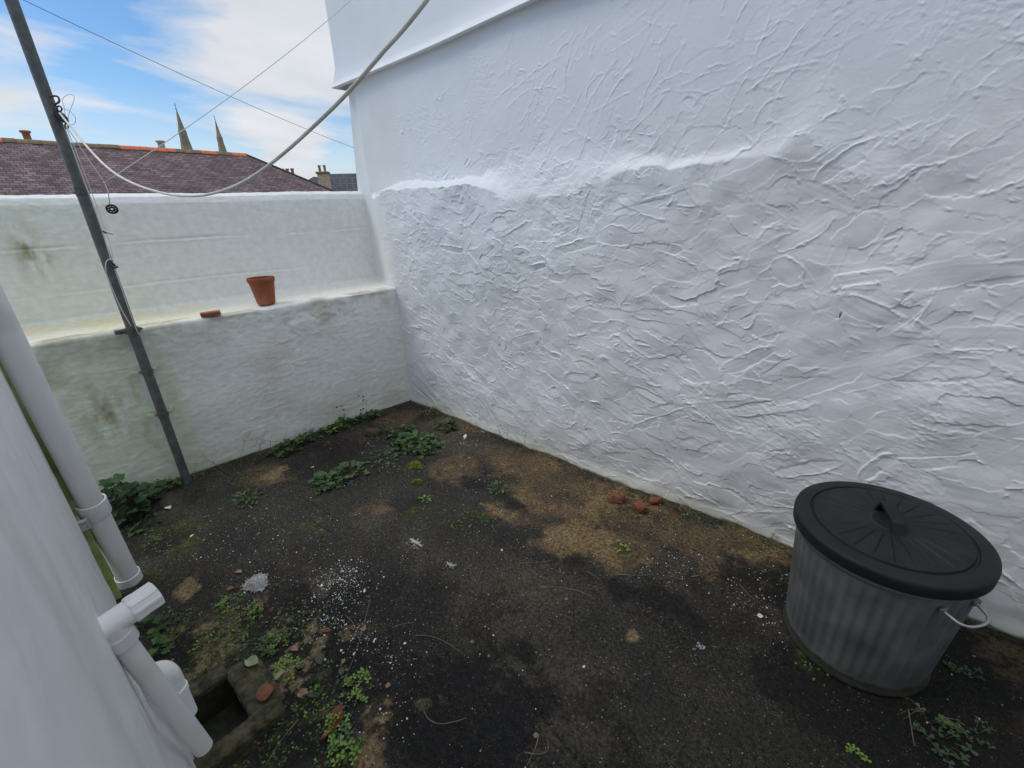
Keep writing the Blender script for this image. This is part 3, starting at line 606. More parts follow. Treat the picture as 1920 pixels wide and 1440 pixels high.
for zz in (-.008, .008):
    V = []; nseg = 20
    for s_ in (-1, 1):
        for k_ in range(nseg): an = 2 * math.pi * k_ / nseg; V.append(pc + tilt @ Rp @ Vector((.017 * math.cos(an), .028 * math.sin(an), zz + s_ * .002)))
    wheel.add(V, [tuple(range(nseg))[::-1], tuple(range(nseg, 2 * nseg))] + [(k_, (k_ + 1) % nseg, nseg + (k_ + 1) % nseg, nseg + k_) for k_ in range(nseg)])
up_(wheel, 'cheek_plates'); up_(MB().lathe([(.0001, -.007), (.016, -.007), (.012, 0), (.016, .007), (.0001, .007)], 20, c=pc, M=Rp), 'sheave')
up_(MB().tube(bez([on((122, 233), .035), on((127, 231), .035), on((128, 238), .035), on((124, 241), .035), on((122, 236), .035), on((122, 233), .035)], 5), .003, 8), 'eye')
# heavy plastic clothes line sagging from the pulley to the added rear wall
P0 = on((112, 212), .05); P1 = Vector(DP((800, 0), .80))
nv = (P1 - P0).cross(Vector((0, 0, 1))).normalized()
def inplane(q): dd = Vector(ray(q)); C_ = Vector(CAM); return C_ + dd * ((P0 - C_).dot(nv) / dd.dot(nv))
pts = [P0] + [inplane(q) for q in ((128, 232), (165, 277), (205, 317), (250, 344), (310, 363), (370, 367), (425, 355), (475, 330), (530, 289), (590, 235), (650, 176), (715, 101), (800, 0))]
ext = pts[-1] + (pts[-1] - pts[-2]).normalized() * .35 + Vector((0, 0, .03)); pts += [ext, Vector((4.99, -1.1, 3.0))]
tag(MB().tube(bez(pts, 8), .0043, 12).build('clothes_line', M_ROPE, None, True), 'thick cream plastic clothes line sagging from the pulley, overhead to the right', 'clothes line')
# thin cord from the knot up across the sky, and down from the pulley
K = on((196, 342), .08)
E2 = Vector(PY((668, -8), .10))
def chord(a, b, sag, n=30): return [a.lerp(b, i / n) - Vector((0, 0, sag * 4 * (i / n) * (1 - i / n))) for i in range(n + 1)]
tag(MB().tube(chord(K, E2, .03), .0019, 7).build('thin_line', M_STR, None, True), 'taut thin white cord rising from the knot over the roof to the house corner', 'cord')
cr = MB(); cr.tube(bez([on((124, 236), .05), on((142, 262), .06), on((168, 302), .07), K], 6), .0018, 7); cr.tube([K + Vector((0, 0, .004)), K - Vector((0, 0, .004))], .004, 8)
cr.tube([K, Vector(PP((203, 360), .08)), Vector(PP((206, 384), .08))], .0021, 7)
tag(cr.build('knotted_cord', M_STR, None, True), 'knotted white cord hanging from the pulley and holding the slotted disc', 'cord')
# hanging slotted disc
dc = Vector(PP((210, 392), .08)); tow = (Vector(CAM) - dc).normalized(); sdv = tow.cross(Vector((0, 0, 1))).normalized(); upv = sdv.cross(tow); MD = Matrix((sdv, upv, tow)).transposed() @ Matrix.Rotation(.5, 3, 'X')
dm = MB(); R1, R0, n = .0235, .008, 32; hub = .0135
def ringd(ra, rb, a0=0, a1=2 * math.pi, closed=True, nn=32):
    V = []; F = []
    for zz in (-.003, .003):
        for rr in (ra, rb):
            for k_ in range(nn + 1): an = a0 + (a1 - a0) * k_ / nn; V.append(dc + MD @ Vector((rr * math.cos(an), rr * math.sin(an), zz)))
    q = nn + 1
    for k_ in range(nn): F += [(k_, k_ + 1, q + k_ + 1, q + k_), (2 * q + k_, 3 * q + k_, 3 * q + k_ + 1, 2 * q + k_ + 1), (k_, 2 * q + k_, 2 * q + k_ + 1, k_ + 1), (q + k_, q + k_ + 1, 3 * q + k_ + 1, 3 * q + k_)]
    dm.add(V, F)
ringd(.017, R1); ringd(.006, .0115)
for k_ in range(8): an = k_ * math.pi / 4; ringd(.0112, .0173, an, an + .36, nn=3)
tag(dm.build('hanging_disc', M_IRON, None), 'small dark slotted disc dangling from the cord beside the pole', 'disc')
# loose wire loops at the pulley
lw = MB(); lw.tube(bez([on((124, 230), .05), on((120, 200), .05), on((117, 187), .05), on((126, 178), .05), on((138, 179), .05), on((138, 190), .05), on((131, 208), .05), on((127, 225), .05)], 6), .0009, 6)
lw.tube(bez([on((118, 204), .05), on((130, 208), .05), on((141, 220), .05), on((140, 231), .05), on((132, 234), .05), on((124, 229), .05)], 6), .0009, 6)
tag(lw.build('wire_loop', M_WIRE, None, True), 'loose loops of thin grey wire sticking out beside the pulley', 'wire')
# cords running down the pole and their cleat
dcw = MB(); dcw.tube(bez([on((121, 238), .03), on((140, 290), .036), on((160, 345), .036), on((180, 398), .036), on((200, 460), .036), on((210, 495), .04)], 6), .0022, 7)
dcw.tube(bez([on((124, 238), .045), on((146, 292), .045), on((166, 345), .04), on((188, 405), .04), on((207, 460), .045), on((213, 496), .045)], 6), .0015, 7)
dcw.tube(bez([on((212, 488), .05), on((204, 486), .05), on((198, 496), .05), on((200, 515), .045), on((212, 545), .04), on((228, 580), .035), on((246, 612), .035)], 6), .0024, 7)
dcw.tube(bez([on((213, 498), .04), on((226, 535), .035), on((240, 575), .034), on((256, 618), .034), on((262, 628), .034)], 6), .0020, 7)
tag(dcw.build('halyard', M_STR, None, True), 'thin white cords running down the grey pole past the cleat', 'cord')
ck = MB(); 
ck.tube([on((201, 490), .02), on((208, 490), .04), on((216, 499), .045)], .005, 8); ck.tube(bez([on((204, 495), .04), on((213, 502), .05), on((221, 500), .045)], 5), .0045, 8); tag(ck.build('line_cleat', M_IRON, None, True), 'dark cleat on the grey pole with the cords wound round it', 'cleat')
ck = MB(); ck.tube([on((190, 432), .03), on((199, 437), .045)], .004, 8); ck.tube([on((194, 434), .045), on((212, 440), .05)], .0018, 6); tag(ck.build('cord_tie', M_IRON, None, True), 'small dark tie with a stray cord end above the cleat', 'tie')
# far telephone wire
a = Vector(DP((60, -12), 7.)); b = Vector(DP((700, 284), 16.)); tag(MB().tube(chord(a + (a - b) * .3, b + (b - a) * .2, .25, 40), .006, 6).build('overhead_wire', M_WIRE, None, True), 'thin dark overhead wire crossing the sky, falling to the right behind the house', 'wire')

# ------------------------------------------------------------------ dustbin
bc = np.array([0, 0, 0.]); 
u_ = np.array([1.147, 1.0986]) - np.array([-.84791672, 3.38757657]); dBv = np.array([.74370611, -.66850672]); bx, by = u_ @ dBv, u_ @ np.array([.66850672, .74370611])
bn = empty('dustbin', (bx, by, .004), 'squat galvanised dustbin with a black ribbed lid standing against the white wall', 'dustbin')
HB_ = .468
nf = 44
def flute(r, z, an, i):
    w = float(sstep(.035, .07, z) * (1 - sstep(HB_ - .07, HB_ - .045, z))); return (r + w * .0024 * math.cos(an * nf), z)
R0b, R1b = .198, .232
prof_ = [(R0b - .01, .03)] + [(R0b + (R1b - R0b) * z / HB_, z) for z in list(np.linspace(.0, HB_ - .002, 26))]
body = MB().lathe(prof_[1:], nf * 8, rmod=flute).build('body', M_GALV, bn, True)
MB().lathe([(R0b - .004, .0), (R0b + .007, .0), (R0b + .009, .006), (R0b + .008, .018), (R0b + .004, .026), (R0b + .006, .034), (R0b + .002, .042), (R0b - .004, .044)], 96).build('base_ring', M_GALV2, bn, True)
MB().lathe([(R1b - .004, HB_ - .05), (R1b + .001, HB_ - .046), (R1b + .003, HB_ - .04), (R1b + .001, HB_ - .034), (R1b - .001, HB_ - .022), (R1b + .006, HB_ - .016), (R1b + .006, HB_ - .004), (R1b - .004, HB_)], 96).build('rim', M_GALV, bn, True)
zt_ = .484
def ribs(r, z, an, i):
    if .06 < r < .187:
        a_ = (an * 24 / (2 * math.pi)) % 1; w = min(1, (r - .06) / .02, (.187 - r) / .008); z = z - .0035 * w * max(0, 1 - abs(a_ - .5) / (.0035 / (r * 2 * math.pi / 24)) ** 1) 
    return r, z
lp = [(.238, zt_ - .040), (.2465, zt_ - .040), (.2475, zt_ - .012), (.2455, zt_ - .003), (.240, zt_), (.215, zt_ + .002), (.205, zt_ + .003), (.202, zt_ - .002), (.197, zt_ - .002), (.194, zt_ + .004)] + [(r, zt_ + .004 + .012 * (1 - (r / .194) ** 2)) for r in (.190, .185, .180, .175, .170, .16, .14, .12, .10, .08, .07, .06, .055, .05)] + [(.047, zt_ + .0185), (.042, zt_ + .0185), (.03, zt_ + .0175), (.0001, zt_ + .0175)]
MB().lathe(lp, 480, rmod=ribs).build('lid', M_LID, bn, True, auto=50)
h1 = G((1657, 934), zt_ + .03) ; h2 = G((1690, 985), zt_ + .02); ha = math.atan2(h2[1] - h1[1], h2[0] - h1[0])
hd = MB(); cs_, sn_ = math.cos(ha), math.sin(ha); HS = 1.3
pr_ = [(-.052, .010), (-.034, .046), (-.028, .048), (.030, .040), (.036, .036), (.050, .010), (.044, .010), (.031, .031), (.026, .034), (-.026, .041), (-.031, .039), (-.045, .010)]
V = []
for w_ in (-.017, .017):
    for (x_, z_) in [(x_ * HS, .01 + (z_ - .01) * HS) for x_, z_ in pr_]: V.append((x_ * cs_ - w_ * sn_, x_ * sn_ + w_ * cs_, zt_ + z_ - .0))
n_ = len(pr_); F = [(k_, (k_ + 1) % n_, n_ + (k_ + 1) % n_, n_ + k_) for k_ in range(n_)]
for s_, rev in ((0, False), (n_, True)):
    for k_ in range(5): q = (s_ + k_, s_ + k_ + 1, s_ + n_ - 2 - k_, s_ + n_ - 1 - k_); F.append(q[::-1] if rev else q)
hd.add(V, F); lo_ = hd.build('lid_handle', M_LID, bn, False)
for sg in (0, 1):
    hp = G((1806, 1150), .385); an = math.atan2(hp[1] - by, hp[0] - bx) + sg * math.pi; rr = .228; ca, sa = math.cos(an), math.sin(an)
    def hpnt(tn, out_, z): return Vector((ca * (rr + out_) - sa * tn, sa * (rr + out_) + ca * tn, z))
    sh_ = MB().tube(bez([hpnt(-.055, -.004, .392), hpnt(-.052, .012, .388), hpnt(-.045, .034, .383), hpnt(-.02, .046, .379), hpnt(.02, .046, .379), hpnt(.045, .034, .383), hpnt(.052, .012, .388), hpnt(.055, -.004, .392)], 6), .0038, 10).build('side_handle', M_ROD, bn, True)
    for tn in (-.055, .055): MB().box(hpnt(tn, -.002, .393), (.008, .024, .018), rz=an, bev=.002).build('handle_lug', M_GALV, sh_)


# ------------------------------------------------------------------ pot, tile, bricks
pb = G((500, 569), .941); 
po = MB(); hP = .118; po.lathe([(.0001, 0), (.036, 0), (.038, .004), (.052, hP - .022), (.0535, hP - .021), (.056, hP - .018), (.0575, hP - .002), (.056, hP), (.0535, hP - .001), (.050, hP - .022), (.036, .012), (.0001, .012)], 40, c=(0, 0, 0))
o = po.build('flower_pot', M_TERRA, None, True, auto=35); o.location = pb; o.scale = (1.42,) * 3; o.rotation_euler = (0, 0.01, 0); tag(o, 'small empty terracotta flower pot standing on the wall ledge', 'flower pot')
tp = G((395, 588), .95); mb = MB(); mb.box((0, 0, 0), (.052, .102, .022), rz=-.12 + math.atan2(DA[1], DA[0]) - math.pi / 2, bev=.002, jit=.0012); o = mb.build('tile_piece', M_TERRA); o.location = tp; tag(o, 'flat red tile piece lying on the ledge between pole and flower pot', 'tile')
def chunk(q, size, rz, label, mt=M_BRICK, nm='brick_fragment', group='brick fragments on the ground'):
    p = GG(q); o = rough_box((p[0], p[1], p[2] + size[2] * .42), size, st=.009, amp=.010, seed=int(q[0]) % 37 + 5, m_=mt, name=nm); o.data.polygons.foreach_set('use_smooth', [False] * len(o.data.polygons)); o.rotation_euler = (rnd.uniform(-.15, .15), rnd.uniform(-.15, .15), rz); tag(o, label, 'brick', group)
chunk((1158, 937), (.070, .056, .036), .4, 'squarish orange brick fragment, leftmost of those by the white wall')
chunk((1199, 955), (.072, .050, .040), -.5, 'lumpy brick fragment, nearest the camera of those by the white wall')
chunk((1229, 943), (.075, .034, .032), .9, 'small brick fragment touching the foot of the white wall')
chunk((700, 815), (.10, .06, .045), .6, 'mossy brown brick fragment among the leaves near the far corner', mat('mossy_brick', (.12, .055, .02), .9, col2=(.06, .07, .02), scale=30, bump=.6, bscale=80))
chunk((292, 683 + 283), (.022, .02, .014), .3, 'pinkish grey pebble by the ivy at the wall foot', mat('pebble', (.25, .17, .15), .8), 'pebble', None)

# ------------------------------------------------------------------ plants
def leaf_shape(kind):
    if kind == 'lobed':
        o = []
        for k in range(25):
            a = -2.6 + 5.2 * k / 24; rr = .5 * (1 + .17 * math.cos(a * 5)) * (1 + .05 * math.cos(a * 17)); o.append((rr * math.cos(a) + .42, rr * math.sin(a)))
        return [(0, 0)] + o
    if kind == 'oval':
        return [(0, 0)] + [(.5 - .5 * math.cos(math.pi * k / 8), .27 * math.sin(math.pi * k / 8) * (1.1 - .2 * k / 8)) for k in range(1, 9)] + [(.5 - .5 * math.cos(math.pi * k / 8), -.27 * math.sin(math.pi * k / 8) * (1.1 - .2 * k / 8)) for k in range(7, 0, -1)]
    if kind == 'heart':
        return [(0, 0)] + [(x, y) for x, y in ((.35, .22), (.7, .38), (.95, .34), (1.02, .18), (.92, 0), (1.02, -.18), (.95, -.34), (.7, -.38), (.35, -.22))]
SH = {k: leaf_shape(k) for k in ('lobed', 'oval', 'heart')}
def put_leaf(mb, kind, base, heading, pitch, size, roll=0, mi=0, cup=.12, r=rnd):
    M3 = Matrix.Rotation(heading, 3, 'Z') @ Matrix.Rotation(-pitch, 3, 'Y') @ Matrix.Rotation(roll, 3, 'X')
    sh = SH[kind]; ctr = Vector((.42, 0, 0)) * size; vs = [Vector(base) + M3 @ (ctr + Vector((0, 0, -cup * size * .8)))]
    for x, y in sh: vs.append(Vector(base) + M3 @ Vector((x * size, y * size, (-cup * size * .3 + cup * size * 1.4 * (abs(y) * 2) ** 1.5 + size * .05 * math.sin(y * 23 + x * 9)))))
    n = len(sh); mb.add(vs, [(0, 1 + k, 1 + (k + 1) % n) for k in range(n)], mi)
def clump(q, rad, n, kind, size, mats, label, height=.04, name='weed', group=None, loc=None, el=1.0, rot=0, seed=1):
    r = random.Random(seed); c0 = GG(q) if loc is None else np.array(loc); fo = MB(); stm = MB()
    for i in range(n):
        a = r.uniform(0, 2 * math.pi); d = rad * math.sqrt(r.random()) * (1 if r.random() < .8 else 1.25); dx, dy = d * math.cos(a), d * math.sin(a) * el; ca, sa = math.cos(rot), math.sin(rot); dx, dy = dx * ca - dy * sa, dx * sa + dy * ca
        x, y = c0[0] + dx, c0[1] + dy; y = min(y, -.012); x = max(x, .012 + y * .117)
        gzz = gz(x, y); hh = max(.004, height * (1 - (d / rad) ** 2 * .7) * r.uniform(.35, 1.15)); b = Vector((x, y, gzz + hh))
        s0 = size * r.uniform(.6, 1.2); hd_ = a + rot + r.uniform(-.9, .9); pt = r.uniform(-.35, .5)
        rootx = Vector((c0[0] + dx * .5, c0[1] + dy * .5, gzz - .002)); root = Vector((rootx.x, min(rootx.y, -.01), rootx.z))
        stm.tube([root, root.lerp(b, .6) + Vector((0, 0, hh * .25)), b], [.0009, .0008, .0006], 5, False)
        mi = r.choice(range(len(mats)))
        if kind == 'trefoil':
            for k in range(3): put_leaf(fo, 'heart', b, hd_ + k * 2.09, pt * .5 + .12, s0, mi=mi, cup=.1)
        else: put_leaf(fo, kind, b, hd_, pt, s0, r.uniform(-.4, .4), mi)
    o = fo.build(name, mats, None, True, loc=tuple(c0)); tag(o, label, 'weed' if name == 'weed' else name.replace('_', ' '), group)
    s = stm.build('stem', M_STEM, None, True); under(s, o); return o
GW = 'weeds growing through the yard floor'
# big dark bush by the wall foot behind the soil pipe
clump((225, 965), .16, 75, 'lobed', .062, [M_LEAFD, M_LEAFD, M_LEAFM], 'large dark leafy mallow bush at the wall foot behind the fat downpipe', .17, 'leafy_bush', seed=2, el=1.0)
clump((285, 935), .09, 34, 'oval', .030, [M_LEAFP, M_LEAFD], 'spindly purplish weed between the mallow bush and the grey pole', .10, 'weed', GW, seed=3)
clump((318, 915), .06, 34, 'lobed', .026, [M_LEAFB, M_LEAFM], 'low yellow-green weed at the foot of the grey pole', .045, 'weed', GW, seed=4)
clump((262, 985), .08, 22, 'lobed', .03, [M_LEAFD], 'dark weed in front of the mallow bush', .03, 'weed', GW, seed=44)
clump((545, 842), .13, 42, 'lobed', .045, [M_LEAFD, M_LEAFM], 'dark leafy weed at the garden wall foot with dry stalks above it', .05, 'weed', GW, seed=5, el=.5, rot=math.pi / 2)
clump((585, 822), .09, 22, 'oval', .040, [M_LEAFD, M_LEAFM], 'dark upright leaves at the wall foot, middle of the run', .06, 'weed', GW, seed=6, el=.5, rot=math.pi / 2)
clump((640, 803), .12, 46, 'lobed', .034, [M_LEAFD, M_LEAFM, M_LEAFB], 'trailing weed at the wall foot below the black seed heads', .05, 'weed', GW, seed=7, el=.4, rot=math.pi / 2)
clump((690, 785), .10, 34, 'lobed', .032, [M_LEAFD, M_LEAFM], 'trailing weed at the wall foot nearest the far corner', .04, 'weed', GW, seed=8, el=.4, rot=math.pi / 2)
clump((610, 905), .085, 40, 'lobed', .036, [M_LEAFD, M_LEAFM], 'round dark green weed in the middle of the cracked patch', .05, 'weed', GW, seed=9)
clump((650, 888), .09, 36, 'lobed', .034, [M_LEAFD, M_LEAFM], 'dark green weed just behind the round one, left of the bright moss', .045, 'weed', GW, seed=10)
clump((720, 858), .10, 34, 'lobed', .028, [M_LEAFD, M_LEAFM], 'low creeping weed linking the round weed to the corner weeds', .025, 'weed', GW, seed=11)
clump((780, 835), .16, 95, 'lobed', .036, [M_LEAFD, M_LEAFM, M_LEAFM], 'broad spread of dark creeping weed filling the far corner', .05, 'weed', GW, seed=12, el=.8)
clump((752, 812), .10, 40, 'lobed', .034, [M_LEAFD, M_LEAFM], 'dark weed beside the mossy brick in the far corner', .04, 'weed', GW, seed=13)
clump((835, 803), .07, 22, 'lobed', .045, [M_LEAFD], 'bluish dark round leaves near the white wall in the far corner', .04, 'weed', GW, seed=14)
clump((465, 937), .075, 34, 'oval', .030, [M_LEAFD, M_LEAFM], 'small bushy weed alone in front of the garden wall', .04, 'weed', GW, seed=15)
clump((935, 918), .05, 26, 'oval', .022, [M_LEAFM], 'small green weed alone on the brown patch', .03, 'weed', GW, seed=16)
clump((797, 937), .025, 14, 'oval', .016, [M_LEAFB], 'tiny bright green sprout below the moss patch', .015, 'weed', GW, seed=17)
clump((1167, 1032), .022, 12, 'oval', .016, [M_LEAFB], 'tiny bright green sprout on the dark moss below the brick fragments', .014, 'weed', GW, seed=18)
clump((825, 768), .04, 18, 'oval', .016, [M_LEAFB], 'yellow-green tuft at the foot of the white wall near the corner', .03, 'weed', GW, seed=19)
clump((430, 1135), .055, 34, 'trefoil', .009, [M_LEAFB, M_LEAFM], 'bright clover patch below the grey fluff, left part', .02, 'weed', GW, seed=20)
clump((470, 1150), .045, 30, 'trefoil', .009, [M_LEAFB, M_LEAFM], 'bright clover patch just below the grey fluff', .02, 'weed', GW, seed=21)
clump((515, 1205), .060, 60, 'trefoil', .010, [M_LEAFB, M_LEAFM, M_LEAFM], 'dense mound of green clover right of the tan stain', .03, 'weed', GW, seed=22)
clump((540, 1250), .045, 26, 'trefoil', .010, [M_LEAFB], 'sparse clover below the dense mound, beside the green leaf', .02, 'weed', GW, seed=23)
clump((670, 1290), .055, 34, 'trefoil', .011, [M_LEAFB, M_LEAFM], 'clover clump by the tan bare patch, upper of the two near the bottom edge', .025, 'weed', GW, seed=24)
clump((632, 1355), .04, 24, 'trefoil', .012, [M_LEAFB, M_LEAFM], 'clover over the curled brown leaf', .025, 'weed', GW, seed=25)
clump((645, 1400), .05, 36, 'trefoil', .013, [M_LEAFB, M_LEAFM], 'clover clump at the bottom edge below the curled brown leaf', .03, 'weed', GW, seed=26)
clump((268, 1190), .05, 20, 'lobed', .036, [M_LEAFD, M_LEAFM], 'dark leafy weed tucked behind the capped pipe stub', .05, 'weed', GW, seed=27)
clump((300, 1215), .03, 10, 'lobed', .030, [M_LEAFM], 'small weed beside the elbow pipe behind the waste pipe', .03, 'weed', GW, seed=28)
clump((560, 1155), .04, 14, 'oval', .010, [M_LEAFM, M_LEAFD], 'scattered tiny leaves right of the grey fluff', .01, 'weed', GW, seed=29)
clump((395, 1205), .05, 16, 'oval', .014, [M_LEAFM, M_LEAFB], 'scattered moss sprigs above the drain gully', .012, 'weed', GW, seed=30)
clump((1760, 1375), .07, 24, 'trefoil', .015, [M_LEAFM, M_LEAFD], 'green trefoil weed in front of the dustbin', .03, 'weed', GW, seed=31)
clump((1830, 1370), .05, 8, 'trefoil', .013, [M_LEAFP, M_LEAFD], 'dull trefoil weed right of the green one by the dustbin', .02, 'weed', GW, seed=32)
clump((1815, 1260), .05, 8, 'trefoil', .014, [M_LEAFP, M_LEAFD], 'dull dark leaves in the gloom right of the dustbin', .015, 'weed', GW, seed=34)
clump((1605, 1412), .02, 8, 'trefoil', .010, [M_LEAFB], 'tiny bright sprout at the bottom edge left of the trefoil weed', .012, 'weed', GW, seed=33)
# moss cushion
def moss(q, rad, label, seed):
    r = random.Random(seed); c0 = GG(q); mb = MB()
    for i in range(520):
        a = r.uniform(0, 6.28); d = rad * math.sqrt(r.random()) * (1 + .25 * math.sin(a * 3 + seed)); x, y = c0[0] + d * math.cos(a), c0[1] + d * math.sin(a) * .8; put_leaf(mb, 'oval', (x, y, gz(x, y) + .002 + .008 * (1 - (d / rad) ** 2)), r.uniform(0, 6.28), r.uniform(.3, 1.3), r.uniform(.005, .010))
    tag(mb.build('moss_cushion', M_MOSS, None, True, loc=tuple(c0)), label, 'moss')
moss((778, 873), .055, 'bright yellow-green moss cushion in front of the corner weeds', 1); moss((783, 905), .03, 'smaller moss cushion just in front of the bright one', 2)
# dead stalks
def stalks(q, n, hgt, label, seed, heads=False, spread=.12, wall='A', m_=M_DRY, name='dead_stalks', rs_=.0011):
    r = random.Random(seed); c0 = GG(q); mb = MB(); hb_ = MB()
    for i in range(n):
        if wall == 'A': a_ = r.uniform(-spread, spread); p = Vector(c0) + Vector((.01, a_, 0)); dv_ = Vector((r.uniform(.0, .25), r.uniform(-.6, .6), 1)).normalized()
        else: a_ = r.uniform(-spread, spread); p = Vector(c0) + Vector((a_, 0, 0)); dv_ = Vector((r.uniform(-.4, .4), r.uniform(-.25, .02), 1)).normalized()
        L_ = hgt * r.uniform(.5, 1); P_ = [p]
        for k in range(6):
            dv_ = (dv_ + Vector((r.uniform(-.18, .18), r.uniform(-.4, .4) if wall == 'A' else r.uniform(-.1, .1), r.uniform(-.25, .15)))).normalized(); P_.append(P_[-1] + dv_ * L_ / 6)
            if k > 1 and r.random() < .7:
                e = P_[-1] + Vector((r.uniform(0, .03), r.uniform(-.05, .05), r.uniform(-.01, .04))); mb.tube([P_[-1], (P_[-1] + e) / 2 + Vector((0, 0, .006)), e], rs_ * .6, 5, False)
                if heads: hb_.lathe([(.0001, -.006), (.005, -.003), (.006, 0), (.005, .004), (.0001, .006)], 8, c=e)
                elif r.random() < .5: mb.tube([e, e + Vector((0, r.uniform(-.01, .01), -.012))], [.0018, .0005], 5)
        mb.tube(P_, [rs_ * (1.2 - .1 * k) for k in range(7)], 5)
        if heads: hb_.lathe([(.0001, -.006), (.006, -.003), (.007, 0), (.005, .004), (.0001, .006)], 8, c=P_[-1])
    o = tag(mb.build(name, m_, None, True, loc=tuple(c0)), label, 'dead plant')
    if heads: under(hb_.build('seed_heads', M_IRON, None, True), o)
stalks((490, 862), 7, .30, 'tangle of dry brown stalks leaning on the garden wall right of the pole', 5, spread=.22)
stalks((590, 825), 3, .17, 'few dry stalks rising from the middle wall-foot weeds', 7, spread=.06)
stalks((665, 795), 4, .20, 'thin stalks with black seed heads against the garden wall', 9, heads=True, spread=.08, m_=M_TWIG, rs_=.0007)
stalks((955, 832), 4, .17, 'dry stalks with drooping brown bits at the foot of the white wall', 11, wall='B', spread=.12)
stalks((375, 895), 2, .12, 'dry sprig beside the foot of the grey pole', 13, spread=.04, rs_=.0008)
# grass wisps
def grass(q, n, hgt, label, seed, m_=M_DRY):
    r = random.Random(seed); c0 = GG(q); mb = MB()
    for i in range(n):
        a = r.uniform(0, 6.28); d = Vector((math.cos(a), math.sin(a), 0)); L_ = hgt * r.uniform(.5, 1); p = Vector(c0) + d * r.uniform(0, .012)
        mb.tube([p, p + d * L_ * .25 + Vector((0, 0, L_ * .6)), p + d * L_ * .7 + Vector((0, 0, L_ * .75)), p + d * L_ * 1.1 + Vector((0, 0, L_ * .5))], [.0009, .0008, .0006, .0002], 4)
    tag(mb.build('grass_tuft', m_, None, True, loc=tuple(c0)), label, 'grass tuft')
grass((332, 1190), 9, .07, 'wispy pale grass tuft beside the capped pipe stub', 1, M_LEAFM); grass((565, 855 - 10), 8, .05, 'thin grass tuft at the garden wall foot under the dry stalks', 2); grass((1500 - 120, 985), 8, .05, 'thin grass at the white wall foot left of the dustbin', 3); grass((860, 985), 9, .03, 'low green grass wisp on the mossy patch in mid yard', 4, M_LEAFM); grass((1735, 1350), 5, .09, 'long grass blades in front of the dustbin', 5)

# ------------------------------------------------------------------ litter
def curve_twig(pts, r, label, m_=M_TWIG, lift=.004):
    P = [Vector(GG(q)) + Vector((0, 0, lift)) for q in pts]; P = bez(P, 6); n = len(P)
    tag(MB().tube(P, [r * (1 - .5 * i / n) for i in range(n)], 6).build('twig', m_, None, True), label, 'twig', 'twigs on the yard floor')
curve_twig([(695, 1122), (684, 1165), (672, 1205), (660, 1240), (645, 1275)], .0011, 'long straight pale stalk lying right of the clover, below the flakes')
curve_twig([(650, 1155), (662, 1168), (667, 1185)], .0012, 'short curved pale twig left of the long straight stalk', M_DRY)
curve_twig([(735, 1178), (755, 1171), (778, 1169)], .0012, 'short pale twig right of the long straight stalk')
curve_twig([(795, 1335), (805, 1350), (825, 1358), (855, 1353), (875, 1347)], .0016, 'dark bent twig lying on bare concrete near the bottom')
curve_twig([(780, 1192), (810, 1195), (840, 1208), (860, 1222)], .0013, 'pale wavy twig above the crack in the concrete')
curve_twig([(1018, 1103), (1050, 1103), (1085, 1110), (1108, 1120)], .0013, 'long pale grass stalk on dark concrete in mid yard', M_DRY)
curve_twig([(1100, 1073), (1112, 1080), (1126, 1090)], .0010, 'short pale stalk upper right of the long mid-yard stalk', M_DRY)
curve_twig([(1155, 1078), (1190, 1080), (1225, 1079)], .0013, 'brown twig among the white flakes below the brown patch')
curve_twig([(1295, 1083), (1320, 1078), (1335, 1068)], .0018, 'dark twig at the edge of the brown patch left of the dustbin')
curve_twig([(1345, 985), (1362, 1003), (1378, 1015), (1425, 1014)], .0013, 'bent straw at the foot of the white wall left of the dustbin', M_DRY)
curve_twig([(975, 1057), (1010, 1056), (1032, 1053)], .0010, 'faint thin stalk below the tan patch in mid yard', M_DRY)
curve_twig([(1010, 1378), (1005, 1400), (988, 1437)], .0016, 'pale curved stalk crossing the dark twig at the bottom edge', M_DRY)
curve_twig([(985, 1412), (1008, 1416), (1026, 1410), (1028, 1392)], .0016, 'dark hooked twig under the pale stalk at the bottom edge')
curve_twig([(560, 1350), (530, 1385), (500, 1435)], .0014, 'pale stalk beside the concrete rim near the bottom edge', M_DRY)
curve_twig([(1702, 1335), (1706, 1360), (1712, 1400)], .0014, 'upright pale stalk in front of the dustbin', M_DRY, .01)
curve_twig([(1385, 1095), (1405, 1118), (1425, 1132)], .0010, 'thin straw among flakes left of the dustbin', M_DRY)
